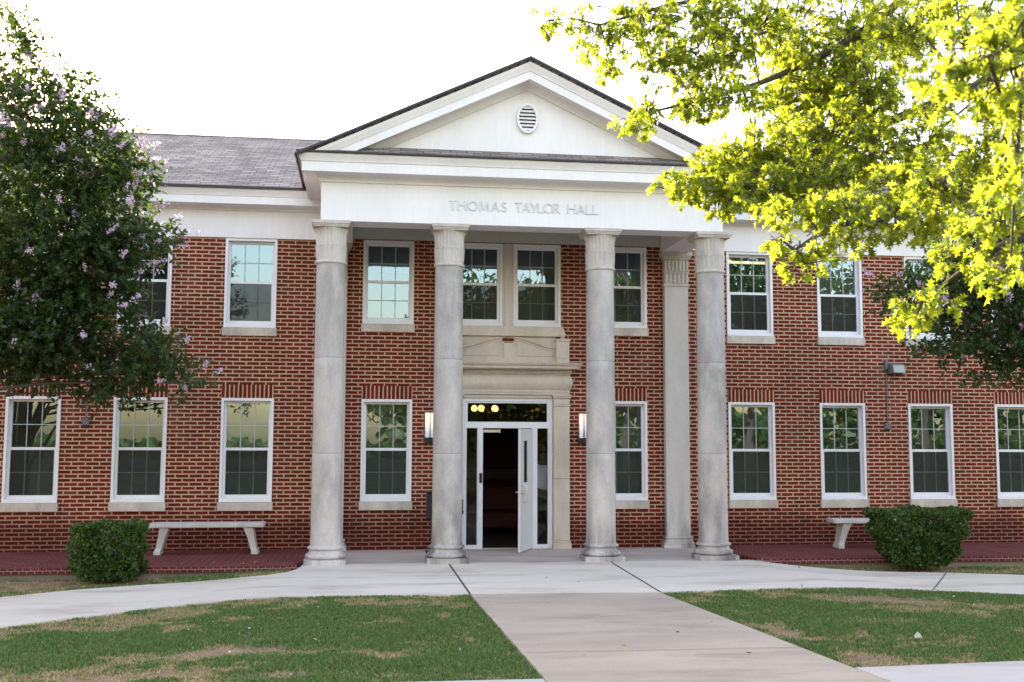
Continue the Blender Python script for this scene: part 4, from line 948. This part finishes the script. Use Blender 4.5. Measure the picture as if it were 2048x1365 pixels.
# ------------------------------------------------------------------ grass (more than anyone could count)
rng = np.random.default_rng(2)
def noise2(x, y, seed, sc):
    r = np.random.default_rng(seed); o = np.zeros_like(x); a = 1.; tot = 0
    for k in range(4):
        g = r.random((64, 64)); u = (x*sc*2**k) % 64; v = (y*sc*2**k) % 64; i = u.astype(int); j = v.astype(int); fu = u-i; fv = v-j
        fu = fu*fu*(3-2*fu); fv = fv*fv*(3-2*fv); i1 = (i+1) % 64; j1 = (j+1) % 64
        o += a*((g[i, j]*(1-fu)+g[i1, j]*fu)*(1-fv)+(g[i, j1]*(1-fu)+g[i1, j1]*fu)*fv); tot += a; a *= .55
    return o/tot
def gz_np(x):
    k = np.clip((np.abs(x-AX)-3.3)/2.2, 0, 1); return -.10*k*k*(3-2*k)
def inside(px, py, poly):
    c = np.zeros(len(px), bool); n = len(poly)
    for i in range(n):
        x0, y0_ = poly[i]; x1, y1_ = poly[(i+1) % n]
        if y0_ == y1_: continue
        k = ((y0_ > py) != (y1_ > py)) & (px < (x1-x0)*(py-y0_)/(y1_-y0_)+x0); c ^= k
    return c
def grass(name, poly, n, bare, label, dryness=.0, hmul=1.):
    xs_ = [p[0] for p in poly]; ys_ = [p[1] for p in poly]
    x = rng.uniform(min(xs_), max(xs_), n); y = rng.uniform(min(ys_), max(ys_), n); k = inside(x, y, poly); x, y = x[k], y[k]
    d = noise2(x+40, y+40, 3, .9)*.40+noise2(x+11, y+29, 4, 3.2)*.35+noise2(x+21, (y+9)*1.8, 14, 6.)*.25
    b = np.zeros_like(x)
    for bx_, by_, rx, ry_, s in bare: b = np.maximum(b, s*np.clip(1.35-np.hypot((x-bx_)/rx, (y-by_)/ry_), 0, 1))
    b = b*(.95+.9*noise2(x+3, y+8, 9, 3.)); keepm = rng.random(len(x)) > np.clip(b*1.1+np.clip((d-.535)*7., 0, .6), 0, .93)
    x, y, d, b = x[keepm], y[keepm], d[keepm], b[keepm]; n = len(x)
    dry = np.clip((d-.495+dryness)*12+b*1.2, 0, 1); dry = (rng.random(n) < dry*.82+.12).astype(float)*rng.uniform(.6, 1., n)
    h = rng.uniform(.016, .042, n)*(1-.35*dry)*(1-.6*np.clip(b, 0, 1))*hmul*(.7+.7*noise2(x+5, y+1, 6, 2.)); w = rng.uniform(.004, .008, n); a = rng.uniform(0, 6.283, n); lean = rng.uniform(.2, .9, n)*h; la = rng.uniform(0, 6.283, n)
    z = gz_np(x)-.034
    bx0 = np.stack([x-w*np.cos(a), y-w*np.sin(a), z], 1); bx1 = np.stack([x+w*np.cos(a), y+w*np.sin(a), z], 1)
    mx, my = x+.4*lean*np.cos(la), y+.4*lean*np.sin(la)
    m0 = np.stack([mx-.7*w*np.cos(a), my-.7*w*np.sin(a), z+h*.62], 1); m1 = np.stack([mx+.7*w*np.cos(a), my+.7*w*np.sin(a), z+h*.62], 1)
    tp = np.stack([x+lean*np.cos(la), y+lean*np.sin(la), z+h], 1)
    v = np.stack([bx0, bx1, m0, m1, tp], 1).reshape(-1, 3); i = np.arange(n)[:, None]*5
    f = np.concatenate([i+np.array([[0, 1, 3, 2]]), i+np.array([[2, 3, 4]])], 1).ravel(); sz_ = np.tile([4, 3], n)
    o = link_mesh(name, mesh_np(name, v, f, sz_, M_BLADE, np.repeat(dry, 5))); tag(o, label, 'grass', kind='stuff'); return o
LAWN_L = [(-.57, -5.37), (-.445, -9.9), (-.44, -10.11), (-8.2, -10.05), (-7.6, -9.6), (-6.7, -8.2), (-6.1, -7.25), (-5.64, -6.6), (-5.46, -6.35), (-5.03, -5.98), (-4.32, -5.5), (-3.2, -5.35), (-2.02, -5.3)]
LAWN_R = [(1.80, -5.47), (3.02, -5.29), (4.38, -5.2), (5.3, -5.03), (6.0, -5.1), (6.63, -5.42), (7.6, -6.2), (8.2, -6.8), (7., -9.68), (2.215, -9.97)]
grass('lawn_grass', LAWN_L, 330000, [(-3.2, -8.5, 1.0, .30, .62), (-3.9, -9.3, 1.3, .25, .5), (-1.0, -8.3, .5, .22, .4), (-1.6, -7.2, .7, .25, .32), (-2.6, -9.6, .6, .22, .5), (-4.6, -6.6, .8, .25, .3), (-1.4, -9.7, .5, .2, .4)], 'patchy green and straw coloured lawn left of the front walk')
grass('lawn_grass', LAWN_R, 230000, [(4.5, -6.1, 1.0, .36, .8), (5.9, -6.3, .8, .35, .4), (3.6, -7.6, .5, .25, .5), (2.3, -8.2, .25, .6, .6), (6.4, -7., .8, .4, .5), (2.6, -9.5, .4, .25, .5)], 'patchy green lawn with a bare brown spot right of the front walk')
STRIP_L = [(-2.9, -2.47), (-3.0, -2.95), (-3.2, -3.1), (-3.74, -3.24), (-4.75, -3.27), (-5.6, -3.69), (-6.35, -4.29), (-7.3, -5.29), (-7.6, -2.47)]
STRIP_R = [(4.45, -2.33), (4.75, -2.62), (5.2, -2.81), (6.0, -2.96), (6.9, -3.18), (7.84, -3.53), (8.9, -4.18), (9.6, -2.33)]
grass('verge_grass', STRIP_L, 50000, [(-6.6, -3.0, 1.0, .5, 1.2), (-5.3, -2.8, .6, .35, .9)], 'thin grass between the left patio and the curving path', .02)
grass('verge_grass', STRIP_R, 36000, [(6.7, -2.6, .8, .3, 1.1), (8., -3., .6, .3, .6)], 'thin grass between the right patio and the curving path', .05)

# --- fallen leaves and litter
rng = np.random.default_rng(31)
def fallen(x, y, z, s, label, group, mat=M_DRYLEAF):
    d = rnd_unit(1); d[0, 2] *= .15; me_o = leaves('fallen_leaf', [(0, 0, 0)], d, np.array([[.1*rng.normal(), .1*rng.normal(), 1.]]), s, SMALL, SMALLT, mat, fold=.35)
    me_o.location = (x, y, z+.006); tag(me_o, label, 'leaf', group); return me_o
G1 = 'yellow leaves scattered on the left patio'; G2 = 'dry leaves scattered on the pale concrete'; G3 = 'dry leaves scattered on the bare soil by the left hedge'
for x, y in ((-6.6, -1.9), (-4.55, -1.95), (-4.2, -1.7), (-4.05, -1.9), (-3.6, -2.05), (-3.45, -1.85), (-4.45, -1.5), (-6.0, -1.5)): fallen(x, y, .03, rng.uniform(.05, .08), 'small yellow leaf lying on the red brick left patio', G1)
for x, y in ((-1.15, -1.95), (.62, -3.9), (1.0, -4.4), (1.6, -4.55), (-1.6, -2.9), (.2, -4.9), (-.9, -1.75), (.3, -6.2), (.5, -8.8), (1.75, -7.6), (1.2, -8.2), (1.55, -9.3), (.05, -9.2)): fallen(x, y, 0, rng.uniform(.045, .085), 'small dry leaf lying on the concrete walk before the porch', G2)
for k in range(46):
    x = rng.uniform(-7.2, -4.4); y = rng.uniform(-3.3, -2.55); fallen(x, y, gz(x)-.02, rng.uniform(.04, .07), 'small dry leaf lying on the bare soil beside the left hedge', G3)
M_PETAL = simple('white_petal', (.70, .68, .66), .8)
for k in range(34):
    x, y = (rng.uniform(-4.5, -.9), rng.uniform(-9.8, -5.8)) if k % 2 else (rng.uniform(2.6, 6.2), rng.uniform(-9.2, -5.6)); fallen(x, y, gz(x)+.004, rng.uniform(.022, .04), 'tiny pale petal dropped on the patchy lawn', 'pale petals scattered over the lawns', M_PETAL)
pp = MB(); pts = [(-.04, -.015, .02), (.025, -.03, .03), (.045, .025, .02), (-.025, .035, .03), (-.01, 0, .075), (.025, .01, .05)]
pp.add(pts, [(0, 1, 4), (1, 5, 4), (1, 2, 5), (2, 3, 5), (3, 4, 5), (3, 0, 4)]); po = pp.build('paper_scrap', M_PAPER); po.location = (3.38, -8.86, .0); tag(po, 'crumpled pale paper scrap lying in the right lawn', 'litter')
